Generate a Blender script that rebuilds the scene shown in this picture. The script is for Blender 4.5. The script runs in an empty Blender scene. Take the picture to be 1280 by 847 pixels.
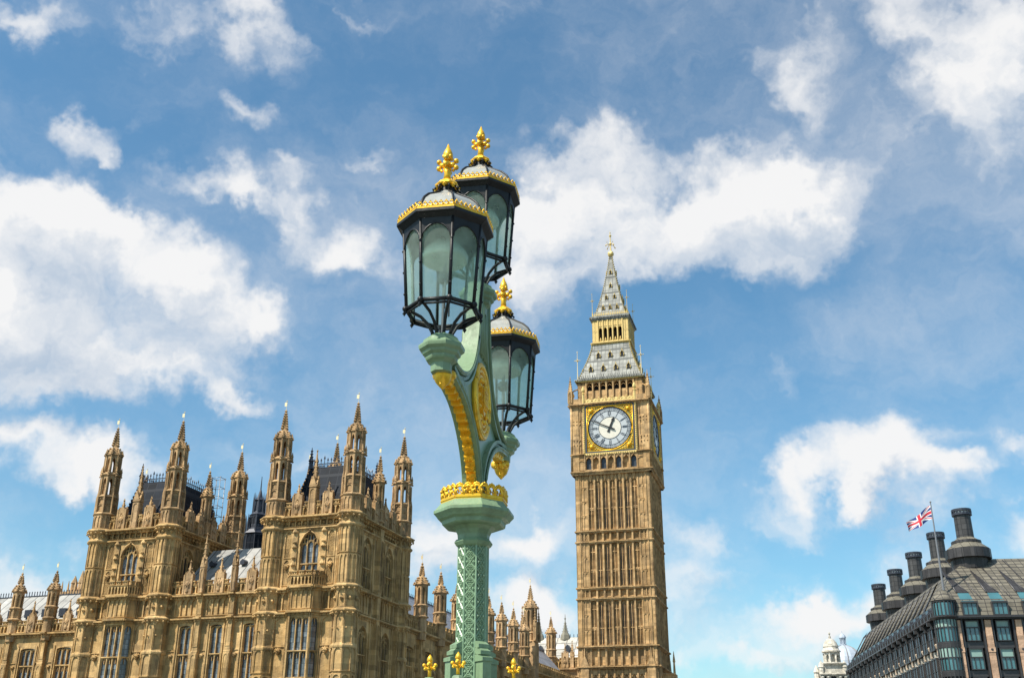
import bpy, math, random
from math import sin, cos, pi, radians, atan2, sqrt
from mathutils import Vector, Matrix
random.seed(7)
SC = bpy.context.scene
COL = SC.collection
EZ = 6.65                      # eye height above the ground datum (the bridge deck is 1.65 below the eye)

# ------------------------------------------------------------------ camera
cam_d = bpy.data.cameras.new('camera')
cam = bpy.data.objects.new('camera', cam_d); COL.objects.link(cam)
cam_d.sensor_width = 36.0
cam_d.lens = 36.0 * 1335 / 1280
cam_d.clip_start = 0.1; cam_d.clip_end = 6000
PITCH = radians(22.8); ROLL = radians(0.27); FPX = 1335.0
cam.matrix_world = Matrix.Translation((0, 0, EZ)) @ Matrix.Rotation(pi/2 + PITCH, 4, 'X') @ Matrix.Rotation(ROLL, 4, 'Z')
SC.camera = cam

# ------------------------------------------------------------------ light
SUN_A, SUN_E = radians(55), radians(53)      # azimuth left of straight-behind, elevation
sun_d = bpy.data.lights.new('sun', 'SUN'); sun_d.energy = 4.9; sun_d.angle = radians(0.53); sun_d.color = (1.0, 0.93, 0.82)
sun = bpy.data.objects.new('sun', sun_d); COL.objects.link(sun)
sun.rotation_euler = (pi/2 - SUN_E, 0, -SUN_A); sun.location = (-30, -30, 60)
SC.view_settings.view_transform = 'Standard'; SC.view_settings.look = 'None'
SC.view_settings.exposure = 0.52; SC.view_settings.gamma = 1.0; SC.view_settings.use_curve_mapping = False

# ------------------------------------------------------------------ sky with cumulus clouds (world directions)
world = bpy.data.worlds.new('World'); SC.world = world; world.use_nodes = True
wt = world.node_tree; wt.nodes.clear()
def wn(t, **k):
    n = wt.nodes.new(t)
    for a, b in k.items(): setattr(n, a, b)
    return n
def wl(a, b): wt.links.new(a, b)
def wmath(op, a, b=None, clamp=False):
    n = wn('ShaderNodeMath', operation=op, use_clamp=clamp)
    for i, v in enumerate((a, b)):
        if v is None: continue
        if isinstance(v, (int, float)): n.inputs[i].default_value = v
        else: wl(v, n.inputs[i])
    return n.outputs[0]
def wvec(op, a, b=None):
    n = wn('ShaderNodeVectorMath', operation=op)
    for i, v in enumerate((a, b)):
        if v is None: continue
        if isinstance(v, tuple): n.inputs[i].default_value = v
        else: wl(v, n.inputs[i])
    return n.outputs['Value'] if op in ('LENGTH', 'DOT_PRODUCT') else n.outputs[0]
def wrange(v, a, b, c=0.0, d=1.0, interp='SMOOTHSTEP'):
    n = wn('ShaderNodeMapRange', interpolation_type=interp); n.clamp = True
    wl(v, n.inputs[0])
    for i, x in enumerate((a, b, c, d)): n.inputs[i+1].default_value = x
    return n.outputs[0]
def px_dir(px, py):
    a, b = px-640, 423.5-py; c, s = cos(ROLL), sin(ROLL)
    x, y = (c*a - s*b)/FPX, (s*a + c*b)/FPX
    v = Vector((x, cos(PITCH) - y*sin(PITCH), sin(PITCH) + y*cos(PITCH))); return v.normalized()
# cumulus banks: where they stand in the sky (bearing/height as seen from the bridge), half-width, half-height, weight
CLOUDS = [
 (60,10,45,40,.62),(200,18,130,42,.60),(300,50,70,42,.62),(420,5,60,18,.6),(15,5,40,16,.4),
 (125,172,52,34,.70),(150,198,30,16,.55),
 (20,255,110,60,.95),(95,275,85,52,.95),(178,305,72,52,.9),(248,352,72,58,.95),(120,380,150,90,1.0),(305,415,58,48,.9),(30,420,130,80,1.0),
 (200,462,110,42,.85),(70,485,110,26,.7),(20,330,110,90,.95),(328,380,30,30,.7),(265,495,32,20,.55),(310,500,32,17,.66),
 (262,235,58,33,.74),(310,262,44,25,.64),(352,218,30,25,.70),(372,258,36,34,.74),(410,305,70,46,.92),(456,335,52,36,.88),
 (320,152,50,24,.50),(290,135,26,22,.42),(455,184,30,14,.50),(460,220,22,14,.36),
 (60,560,90,38,.80),(150,585,80,34,.82),(10,540,60,30,.7),(110,600,110,26,.6),(375,580,62,30,.60),(420,565,40,26,.4),
 (70,705,60,32,.62),(20,725,70,30,.6),(100,725,50,20,.5),
 (690,240,70,62,.62),(750,220,78,78,.70),(735,300,105,72,.7),(690,370,70,58,.8),(790,330,70,56,.7),(770,175,66,36,.62),(650,310,40,60,.68),
 (855,230,78,56,.86),(920,215,66,62,.95),(915,280,100,60,1.0),(985,270,84,66,1.0),(1050,245,68,52,.84),(955,330,82,44,.82),(840,290,70,60,.8),(1000,225,50,40,.8),
 (985,65,66,46,.36),(950,90,60,40,.40),(1040,130,66,50,.46),(1075,175,60,36,.46),(1000,100,50,50,.42),
 (1110,20,80,50,.56),(1200,45,110,80,.66),(1265,90,90,100,.72),(1190,120,90,64,.60),(1240,180,40,50,.5),
 (1040,575,66,34,.74),(1105,560,48,42,.88),(1145,592,70,36,.80),(1085,608,90,30,.74),(1180,618,48,28,.58),(988,640,56,38,.86),(1000,598,40,22,.5),(1125,652,100,26,.46),(1190,555,34,14,.4),
 (760,640,50,18,.4),(955,780,46,18,.4),(940,835,50,20,.5),(1170,690,60,22,.5),(1230,600,50,20,.4),(545,720,40,40,.5),(1050,762,92,40,.80),(1020,770,60,34,.7),(1105,735,60,36,.66),(1010,715,50,18,.42),(1000,815,80,34,.5),
 (1262,560,46,32,.82),(1262,672,46,36,.82),(1290,490,40,16,.4),(1255,310,46,20,.2),
 (660,668,50,26,.72),(700,670,56,30,.78),(555,680,62,52,.62),(530,640,46,40,.6),(680,740,60,44,.70),(640,765,70,40,.66),(700,780,60,60,.7),(610,700,70,60,.42),
 (860,672,48,34,.72),(855,730,64,38,.70),(870,790,60,30,.62),(910,820,60,24,.5),(850,820,40,22,.55),(900,680,40,16,.35),
]
tc = wn('ShaderNodeTexCoord'); D = tc.outputs['Generated']
n1 = wn('ShaderNodeTexNoise', noise_dimensions='3D'); n1.inputs['Scale'].default_value = 9.0; n1.inputs['Detail'].default_value = 5.0; n1.inputs['Roughness'].default_value = .6
wl(D, n1.inputs['Vector'])
warp = wvec('MULTIPLY', wvec('SUBTRACT', n1.outputs['Color'], (.5, .5, .5)), (.13, .13, .13))
n3 = wn('ShaderNodeTexNoise', noise_dimensions='3D'); n3.inputs['Scale'].default_value = 30.0; n3.inputs['Detail'].default_value = 6.0; n3.inputs['Roughness'].default_value = .62
wl(D, n3.inputs['Vector'])
warp2 = wvec('MULTIPLY', wvec('SUBTRACT', n3.outputs['Color'], (.5, .5, .5)), (.030, .030, .030))
Dw = wvec('ADD', wvec('ADD', D, warp), warp2)
def azel(v):
    sp = wn('ShaderNodeSeparateXYZ'); wl(v, sp.inputs[0])
    az = wmath('ARCTAN2', sp.outputs[0], sp.outputs[1])
    el = wmath('ARCSINE', wmath('MINIMUM', wmath('MAXIMUM', sp.outputs[2], -1.0), 1.0))
    cb = wn('ShaderNodeCombineXYZ'); wl(az, cb.inputs[0]); wl(el, cb.inputs[1]); return cb.outputs[0]
AE = azel(Dw)
def field(ae):
    tot = None
    for px, py, rx, ry, w in CLOUDS:
        d = px_dir(px, py); az, el = atan2(d.x, d.y), math.asin(d.z)
        dist = sqrt(((px-640)/FPX)**2 + ((py-423)/FPX)**2 + 1)
        ax, ay = rx*.98/FPX/dist/cos(el), ry*.98/FPX/dist
        ln = wvec('LENGTH', wvec('MULTIPLY', wvec('SUBTRACT', ae, (az, el, 0)), (1/ax, 1/ay, 0)))
        g = wrange(ln, 0.0, 1.5, w, 0.0)
        tot = g if tot is None else wmath('ADD', tot, g)
    return tot
S0 = field(AE)
S1 = field(wvec('ADD', AE, (-.014, .040, 0)))
n2 = wn('ShaderNodeTexNoise', noise_dimensions='3D'); n2.inputs['Scale'].default_value = 16.0; n2.inputs['Detail'].default_value = 8.0; n2.inputs['Roughness'].default_value = .50
wl(Dw, n2.inputs['Vector'])
fb = n2.outputs['Fac']
n4 = wn('ShaderNodeTexNoise', noise_dimensions='3D'); n4.inputs['Scale'].default_value = 16.0; n4.inputs['Detail'].default_value = 4.0; n4.inputs['Roughness'].default_value = .55
wl(wvec('ADD', Dw, (-.006, 0.0, .012)), n4.inputs['Vector'])
S0c = wmath('MINIMUM', S0, 2.6); S1c = wmath('MINIMUM', S1, 2.6)
dens = wmath('ADD', S0c, wmath('MULTIPLY', wmath('SUBTRACT', fb, .5), 1.75))
alpha = wrange(dens, .22, 1.30)
alpha = wmath('MULTIPLY', alpha, .96)
thick = wrange(dens, .50, 2.7, 0.0, .92, 'LINEAR')
lit = wmath('SUBTRACT', .80, thick)
lit = wmath('ADD', lit, wmath('MULTIPLY', wmath('SUBTRACT', S0c, S1c), .80))
lit = wmath('ADD', lit, wmath('MULTIPLY', wmath('SUBTRACT', fb, n4.outputs['Fac']), 2.4))
litr = wrange(lit, -0.28, 0.90, 0.0, 1.0, 'LINEAR')
n5 = wn('ShaderNodeTexNoise', noise_dimensions='3D'); n5.inputs['Scale'].default_value = 3.2; n5.inputs['Detail'].default_value = 7.0; n5.inputs['Roughness'].default_value = .62
wl(wvec('MULTIPLY', Dw, (1.0, 1.0, 1.9)), n5.inputs['Vector'])
veil = wrange(n5.outputs['Fac'], .34, .80, 0.03, .48)
alpha = wmath('SUBTRACT', 1.0, wmath('MULTIPLY', wmath('SUBTRACT', 1.0, alpha), wmath('SUBTRACT', 1.0, veil)))
ccol = wn('ShaderNodeMix', data_type='RGBA'); wl(litr, ccol.inputs[0])
ccol.inputs[6].default_value = (3.55, 4.2, 5.05, 1); ccol.inputs[7].default_value = (6.55, 6.52, 6.5, 1)
sky = wn('ShaderNodeTexSky', sky_type='NISHITA'); sky.sun_disc = False
sky.sun_elevation = SUN_E; sky.sun_rotation = pi + SUN_A; sky.altitude = 0; sky.air_density = 1.0; sky.dust_density = .9; sky.ozone_density = 1.0
skyc = wn('ShaderNodeHueSaturation'); skyc.inputs['Saturation'].default_value = 1.12; skyc.inputs['Value'].default_value = 1.0
stint = wn('ShaderNodeMix', data_type='RGBA', blend_type='MULTIPLY'); stint.inputs[0].default_value = 1.0; stint.inputs[7].default_value = (.88, 1.14, 1.13, 1)
wl(sky.outputs[0], stint.inputs[6]); wl(stint.outputs[2], skyc.inputs['Color'])
wmix = wn('ShaderNodeMix', data_type='RGBA'); wl(alpha, wmix.inputs[0]); wl(skyc.outputs[0], wmix.inputs[6]); wl(ccol.outputs[2], wmix.inputs[7])
bg = wn('ShaderNodeBackground'); bg.inputs['Strength'].default_value = .1; wl(wmix.outputs[2], bg.inputs['Color'])
wo = wn('ShaderNodeOutputWorld'); wl(bg.outputs[0], wo.inputs['Surface'])
world.cycles.sampling_method = 'MANUAL'; world.cycles.sample_map_resolution = 512
SC.cycles.max_bounces = 6; SC.cycles.transparent_max_bounces = 16

# ------------------------------------------------------------------ materials
def newmat(name):
    m = bpy.data.materials.new(name); m.use_nodes = True
    nt = m.node_tree; b = nt.nodes['Principled BSDF']; return m, nt, b
def simple(name, col, rough=.5, metal=0.0, noise=.12, scale=8.0, bump=0.0, spec=.5):
    m, nt, b = newmat(name); N = nt.nodes; L = nt.links
    g = N.new('ShaderNodeNewGeometry')
    t = N.new('ShaderNodeTexNoise'); t.inputs['Scale'].default_value = scale; t.inputs['Detail'].default_value = 6
    L.new(g.outputs['Position'], t.inputs['Vector'])
    mx = N.new('ShaderNodeMix'); mx.data_type = 'RGBA'
    mx.inputs[6].default_value = (*[c*(1-noise*1.6) for c in col], 1); mx.inputs[7].default_value = (*[min(1, c*(1+noise*1.6)) for c in col], 1)
    L.new(t.outputs['Fac'], mx.inputs[0]); L.new(mx.outputs[2], b.inputs['Base Color'])
    b.inputs['Roughness'].default_value = rough; b.inputs['Metallic'].default_value = metal; b.inputs['Specular IOR Level'].default_value = spec
    if bump:
        bp = N.new('ShaderNodeBump'); bp.inputs['Strength'].default_value = bump; bp.inputs['Distance'].default_value = .02
        L.new(t.outputs['Fac'], bp.inputs['Height']); L.new(bp.outputs[0], b.inputs['Normal'])
    return m
def stone(name, c1, c2, soot, rot, soot_amt=.5, block=(.95, .95, .42)):
    """ashlar limestone: block to block variation, ochre patches, soot streaks running down, fine bump"""
    m, nt, b = newmat(name); N = nt.nodes; L = nt.links
    g = N.new('ShaderNodeNewGeometry')
    mp = N.new('ShaderNodeMapping'); mp.vector_type = 'POINT'; mp.inputs['Rotation'].default_value = (0, 0, -rot); mp.inputs['Location'].default_value = (.237, .311, .113)
    L.new(g.outputs['Position'], mp.inputs['Vector'])
    def noise(sc, det, vec, rough=.55):
        t = N.new('ShaderNodeTexNoise'); t.inputs['Scale'].default_value = sc; t.inputs['Detail'].default_value = det; t.inputs['Roughness'].default_value = rough
        L.new(vec, t.inputs['Vector']); return t.outputs['Fac']
    def rng(v, a, b_, c=0, d=1):
        r = N.new('ShaderNodeMapRange'); L.new(v, r.inputs[0])
        for i, x in enumerate((a, b_, c, d)): r.inputs[i+1].default_value = x
        return r.outputs[0]
    def mix(f, a, b_):
        x = N.new('ShaderNodeMix'); x.data_type = 'RGBA'
        if isinstance(f, float): x.inputs[0].default_value = f
        else: L.new(f, x.inputs[0])
        for i, v in ((6, a), (7, b_)):
            if isinstance(v, tuple): x.inputs[i].default_value = (*v, 1)
            else: L.new(v, x.inputs[i])
        return x.outputs[2]
    sn = N.new('ShaderNodeVectorMath'); sn.operation = 'SNAP'; sn.inputs[1].default_value = block; L.new(mp.outputs[0], sn.inputs[0])
    wnz = N.new('ShaderNodeTexWhiteNoise'); L.new(sn.outputs[0], wnz.inputs['Vector'])
    patch = noise(.42, 5, g.outputs['Position'])
    col = mix(rng(patch, .38, .64), c1, c2)
    hsv = N.new('ShaderNodeHueSaturation'); L.new(col, hsv.inputs['Color']); L.new(rng(wnz.outputs['Value'], 0, 1, .72, 1.20), hsv.inputs['Value'])
    st = N.new('ShaderNodeMapping'); st.inputs['Scale'].default_value = (1.5, 1.5, .22); L.new(g.outputs['Position'], st.inputs['Vector'])
    streak = noise(1.25, 6, st.outputs[0], .62)
    fine = noise(4.2, 7, g.outputs['Position'], .70)
    sfac = N.new('ShaderNodeMath'); sfac.operation = 'MULTIPLY'; L.new(rng(streak, .45, .66, 0, soot_amt), sfac.inputs[0]); L.new(rng(fine, .25, .7, .35, 1.1), sfac.inputs[1])
    col2 = mix(sfac.outputs[0], hsv.outputs[0], soot)
    col2 = mix(rng(noise(2.6, 6, st.outputs[0], .7), .56, .72, 0, .55), col2, tuple(x*.45 for x in c2))
    col3 = mix(rng(fine, .58, .74, 0, .45), col2, tuple(min(1, x*1.5+.04) for x in c1))
    L.new(col3, b.inputs['Base Color']); b.inputs['Roughness'].default_value = .88; b.inputs['Specular IOR Level'].default_value = .2
    bp = N.new('ShaderNodeBump'); bp.inputs['Strength'].default_value = .7; bp.inputs['Distance'].default_value = .09
    L.new(fine, bp.inputs['Height']); L.new(bp.outputs[0], b.inputs['Normal'])
    return m
def gridmat(name, col, line, cell, lw, rot=0.0, rough=.5, metal=0.0, var=.15, spec=.5, axis=(True, True, True), tilt=None):
    """surface with seams on a world-space grid (leaded panes, lead rolls, roof tiles)"""
    m, nt, b = newmat(name); N = nt.nodes; L = nt.links
    g = N.new('ShaderNodeNewGeometry')
    mp = N.new('ShaderNodeMapping'); mp.inputs['Rotation'].default_value = (0, 0, -rot); mp.inputs['Location'].default_value = (.113, .071, .059)
    L.new(g.outputs['Position'], mp.inputs['Vector'])
    dv = N.new('ShaderNodeVectorMath'); dv.operation = 'DIVIDE'; dv.inputs[1].default_value = cell; L.new(mp.outputs[0], dv.inputs[0])
    fr = N.new('ShaderNodeVectorMath'); fr.operation = 'FRACTION'; L.new(dv.outputs[0], fr.inputs[0])
    fl = N.new('ShaderNodeVectorMath'); fl.operation = 'FLOOR'; L.new(dv.outputs[0], fl.inputs[0])
    wz = N.new('ShaderNodeTexWhiteNoise'); L.new(fl.outputs[0], wz.inputs['Vector'])
    sp = N.new('ShaderNodeSeparateXYZ'); L.new(fr.outputs[0], sp.inputs[0])
    tot = None
    for i in range(3):
        if not axis[i]: continue
        c = N.new('ShaderNodeMath'); c.operation = 'LESS_THAN'; L.new(sp.outputs[i], c.inputs[0]); c.inputs[1].default_value = lw/cell[i]
        if tot is None: tot = c.outputs[0]
        else:
            a = N.new('ShaderNodeMath'); a.operation = 'MAXIMUM'; L.new(tot, a.inputs[0]); L.new(c.outputs[0], a.inputs[1]); tot = a.outputs[0]
    r = N.new('ShaderNodeMapRange'); L.new(wz.outputs['Value'], r.inputs[0]); r.inputs[3].default_value = 1-var; r.inputs[4].default_value = 1+var
    t = N.new('ShaderNodeTexNoise'); t.inputs['Scale'].default_value = 1.4; t.inputs['Detail'].default_value = 7; L.new(g.outputs['Position'], t.inputs['Vector'])
    r2 = N.new('ShaderNodeMapRange'); L.new(t.outputs['Fac'], r2.inputs[0]); r2.inputs[1].default_value = .3; r2.inputs[2].default_value = .7; r2.inputs[3].default_value = 1-var; r2.inputs[4].default_value = 1+var
    mu = N.new('ShaderNodeMath'); mu.operation = 'MULTIPLY'; L.new(r.outputs[0], mu.inputs[0]); L.new(r2.outputs[0], mu.inputs[1])
    h = N.new('ShaderNodeHueSaturation'); h.inputs['Color'].default_value = (*col, 1); L.new(mu.outputs[0], h.inputs['Value'])
    mx = N.new('ShaderNodeMix'); mx.data_type = 'RGBA'; L.new(tot, mx.inputs[0]); L.new(h.outputs[0], mx.inputs[6]); mx.inputs[7].default_value = (*line, 1)
    L.new(mx.outputs[2], b.inputs['Base Color'])
    b.inputs['Roughness'].default_value = rough; b.inputs['Metallic'].default_value = metal; b.inputs['Specular IOR Level'].default_value = spec
    bp = N.new('ShaderNodeBump'); bp.inputs['Strength'].default_value = .25; bp.inputs['Distance'].default_value = .03
    ad = N.new('ShaderNodeMath'); ad.operation = 'ADD'; L.new(tot, ad.inputs[0]); L.new(wz.outputs['Value'], ad.inputs[1])
    L.new(ad.outputs[0], bp.inputs['Height']); L.new(bp.outputs[0], b.inputs['Normal'])
    return m
TH = -0.3084; TT = -0.278; TP = radians(-7)
M = {}
M['palace'] = stone('palace_limestone', (.595, .398, .182), (.445, .277, .110), (.078, .058, .042), TH, .74)
M['tower'] = stone('tower_limestone', (.56, .37, .182), (.42, .262, .115), (.085, .063, .046), TT, .72)
M['turret'] = stone('turret_limestone', (.52, .345, .182), (.40, .255, .122), (.08, .06, .046), TH, .75)
M['pale'] = stone('portland_stone', (.62, .58, .50), (.50, .46, .38), (.2, .185, .16), TP, .5)
M['pinkpier'] = stone('sandstone_pier', (.50, .33, .22), (.44, .29, .20), (.3, .2, .14), TP, .25)
M['leadglass'] = gridmat('leaded_glass', (.125, .14, .155), (.04, .04, .04), (.30, .30, .42), .035, TH, .14, 0, .55, .8)
M['slit'] = gridmat('tower_slit_glass', (.03, .03, .036), (.015, .015, .015), (.2, .2, .3), .04, TT, .3, 0, .3, .25)
M['ironroof'] = gridmat('cast_iron_roof', (.008, .012, .019), (.028, .032, .04), (.95, .95, .85), .07, TH, .6, 0, .3, .1)
M['iron'] = simple('dark_ironwork', (.035, .04, .055), .45, .2, .2, 5)
M['lead'] = gridmat('lead_roof', (.29, .285, .265), (.06, .06, .06), (.95, 50, 50), .10, TH, .6, 0, .25, .4, (True, False, False))
M['leadblue'] = gridmat('lead_roof_weathered', (.27, .29, .33), (.13, .14, .16), (50, .9, 1.2), .08, TH, .55, 0, .14, .4, (False, True, True))
M['hall'] = gridmat('hall_roof', (.44, .42, .37), (.13, .12, .11), (1.9, 50, 1.25), .13, TT, .6, 0, .2, .3, (True, False, True))
M['towroof'] = gridmat('tower_iron_roof', (.275, .275, .25), (.10, .105, .10), (.62, .62, 1.15), .075, TT, .6, .0, .24, .25)
M['gold'] = simple('gilding', (.93, .53, .035), .30, .50, .10, 14)
M['goldpaint'] = simple('gilded_ironwork', (.70, .52, .20), .45, .3, .20, 3)
M['cream'] = simple('cream_gilt_stone', (.60, .43, .15), .5, .12, .16, 3)
M['goldstone'] = simple('gilded_stone', (.62, .46, .16), .5, .25, .22, 5, .3)
M['vane'] = simple('vane_gilding', (.85, .70, .42), .35, .3, .05, 10)
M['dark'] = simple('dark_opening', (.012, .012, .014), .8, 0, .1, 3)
M['black'] = simple('black_iron', (.013, .014, .015), .45, 0, .35, 20, .15, .35)
M['dialblack'] = simple('dial_iron', (.035, .045, .065), .5, .1, .1, 8)
M['spandrel'] = simple('spandrel_gilding', (.34, .25, .05), .45, .5, .35, 2.5)
M['opal'] = simple('opal_glass', (.45, .475, .485), .25, 0, .05, 4)
M['opalc'] = simple('opal_glass_centre', (.66, .62, .52), .3, 0, .10, 3)
def worn(name, col, dirt, rough, metal, amt, scale, spec=.5):
    m = simple(name, col, rough, metal, .08, 22, .12, spec); nt = m.node_tree; N = nt.nodes; L = nt.links; b = N['Principled BSDF']
    src = b.inputs['Base Color'].links[0].from_socket
    g = N.new('ShaderNodeNewGeometry'); mp = N.new('ShaderNodeMapping'); mp.inputs['Scale'].default_value = (1, 1, .45); L.new(g.outputs['Position'], mp.inputs['Vector'])
    t = N.new('ShaderNodeTexNoise'); t.inputs['Scale'].default_value = scale; t.inputs['Detail'].default_value = 8; t.inputs['Roughness'].default_value = .68; L.new(mp.outputs[0], t.inputs['Vector'])
    r = N.new('ShaderNodeMapRange'); L.new(t.outputs['Fac'], r.inputs[0]); r.inputs[1].default_value = .50; r.inputs[2].default_value = .70; r.inputs[4].default_value = amt
    mx = N.new('ShaderNodeMix'); mx.data_type = 'RGBA'; L.new(r.outputs[0], mx.inputs[0]); L.new(src, mx.inputs[6]); mx.inputs[7].default_value = (*dirt, 1); L.new(mx.outputs[2], b.inputs['Base Color'])
    r2 = N.new('ShaderNodeMapRange'); L.new(t.outputs['Fac'], r2.inputs[0]); r2.inputs[1].default_value = .3; r2.inputs[2].default_value = .7; r2.inputs[3].default_value = rough*.75; r2.inputs[4].default_value = min(1, rough*1.7); L.new(r2.outputs[0], b.inputs['Roughness'])
    return m
M['gold'] = worn('gilding', (.93, .53, .035), (.30, .15, .02), .30, .50, .60, 14)
M['green'] = worn('green_paint', (.195, .292, .165), (.075, .10, .055), .34, 0, .55, 7)
M['greenlight'] = simple('green_paint_pale', (.235, .36, .225), .35, 0, .06, 30)
M['lroof'] = simple('lantern_roof_glass', (.33, .335, .31), .25, 0, .2, 16)
M['bronze'] = simple('dark_bronze', (.055, .053, .055), .4, .35, .2, 4)
M['bronzetile'] = gridmat('bronze_roof_tiles', (.155, .140, .108), (.034, .032, .03), (.78, .78, .46), .075, TP, .6, .05, .18, .3)
M['bronzeband'] = gridmat('bronze_band', (.05, .047, .048), (.02, .02, .02), (.7, .7, 9), .05, TP, .5, .3, .2, .4)
M['cone'] = gridmat('chimney_cone', (.155, .142, .11), (.04, .038, .034), (.9, .9, 9), .05, TP, .55, .1, .14, .3)
M['slateglass'] = simple('dark_bay_glass', (.045, .055, .07), .2, 0, .4, .8, 0, .35)
M['bluglass'] = simple('tinted_window_glass', (.05, .15, .17), .05, 0, .25, .8, 0, 1.0)
M['blind'] = simple('window_blind', (.24, .36, .32), .35, 0, .15, 1.2)
M['steel'] = simple('grey_pole', (.22, .22, .23), .4, .4, .1, 5)
M['dome'] = simple('dome_lead', (.40, .45, .52), .5, .1, .14, .8)
M['greyroof'] = simple('slate_grey', (.23, .22, .21), .7, 0, .2, 1.5)
M['palepier'] = stone('pale_sandstone_pier', (.55, .45, .34), (.50, .39, .29), (.3, .22, .16), TP, .25)
M['white'] = simple('white_stone', (.72, .70, .66), .6, 0, .1, 3)
M['asphalt'] = simple('asphalt', (.05, .05, .052), .9, 0, .2, 3, .3)
M['paving'] = simple('pale_paving', (.36, .34, .31), .85, 0, .12, 2, .2)
M['ground'] = simple('ground_paving', (.18, .175, .16), .9, 0, .2, .3)
M['water'] = simple('river_water', (.05, .06, .05), .12, 0, .2, .4, .6)
M['flagblue'] = simple('flag_blue', (.02, .04, .20), .7, 0, .05, 6)
M['flagred'] = simple('flag_red', (.60, .03, .05), .7, 0, .05, 6)
M['flagwhite'] = simple('flag_white', (.80, .80, .80), .7, 0, .04, 6)
def glassmat():
    m, nt, b = newmat('frosted_lantern_glass'); N = nt.nodes; L = nt.links
    g = N.new('ShaderNodeNewGeometry')
    t = N.new('ShaderNodeTexNoise'); t.inputs['Scale'].default_value = 9; t.inputs['Detail'].default_value = 5; L.new(g.outputs['Position'], t.inputs['Vector'])
    tr = N.new('ShaderNodeBsdfTransparent'); tr.inputs['Color'].default_value = (.86, .95, .91, 1)
    tl = N.new('ShaderNodeBsdfTranslucent'); tl.inputs['Color'].default_value = (.60, .86, .68, 1)
    df = N.new('ShaderNodeBsdfPrincipled'); df.inputs['Base Color'].default_value = (.56, .68, .60, 1); df.inputs['Roughness'].default_value = .12; df.inputs['Specular IOR Level'].default_value = .8
    m1 = N.new('ShaderNodeMixShader'); m1.inputs[0].default_value = .42; L.new(tl.outputs[0], m1.inputs[1]); L.new(df.outputs[0], m1.inputs[2])
    r = N.new('ShaderNodeMapRange'); L.new(t.outputs['Fac'], r.inputs[0]); r.inputs[1].default_value = .3; r.inputs[2].default_value = .7; r.inputs[3].default_value = .30; r.inputs[4].default_value = .46
    m2 = N.new('ShaderNodeMixShader'); L.new(r.outputs[0], m2.inputs[0]); L.new(tr.outputs[0], m2.inputs[1]); L.new(m1.outputs[0], m2.inputs[2])
    L.new(m2.outputs[0], N['Material Output'].inputs['Surface']); N.remove(b); return m
M['lglass'] = glassmat()

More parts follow.
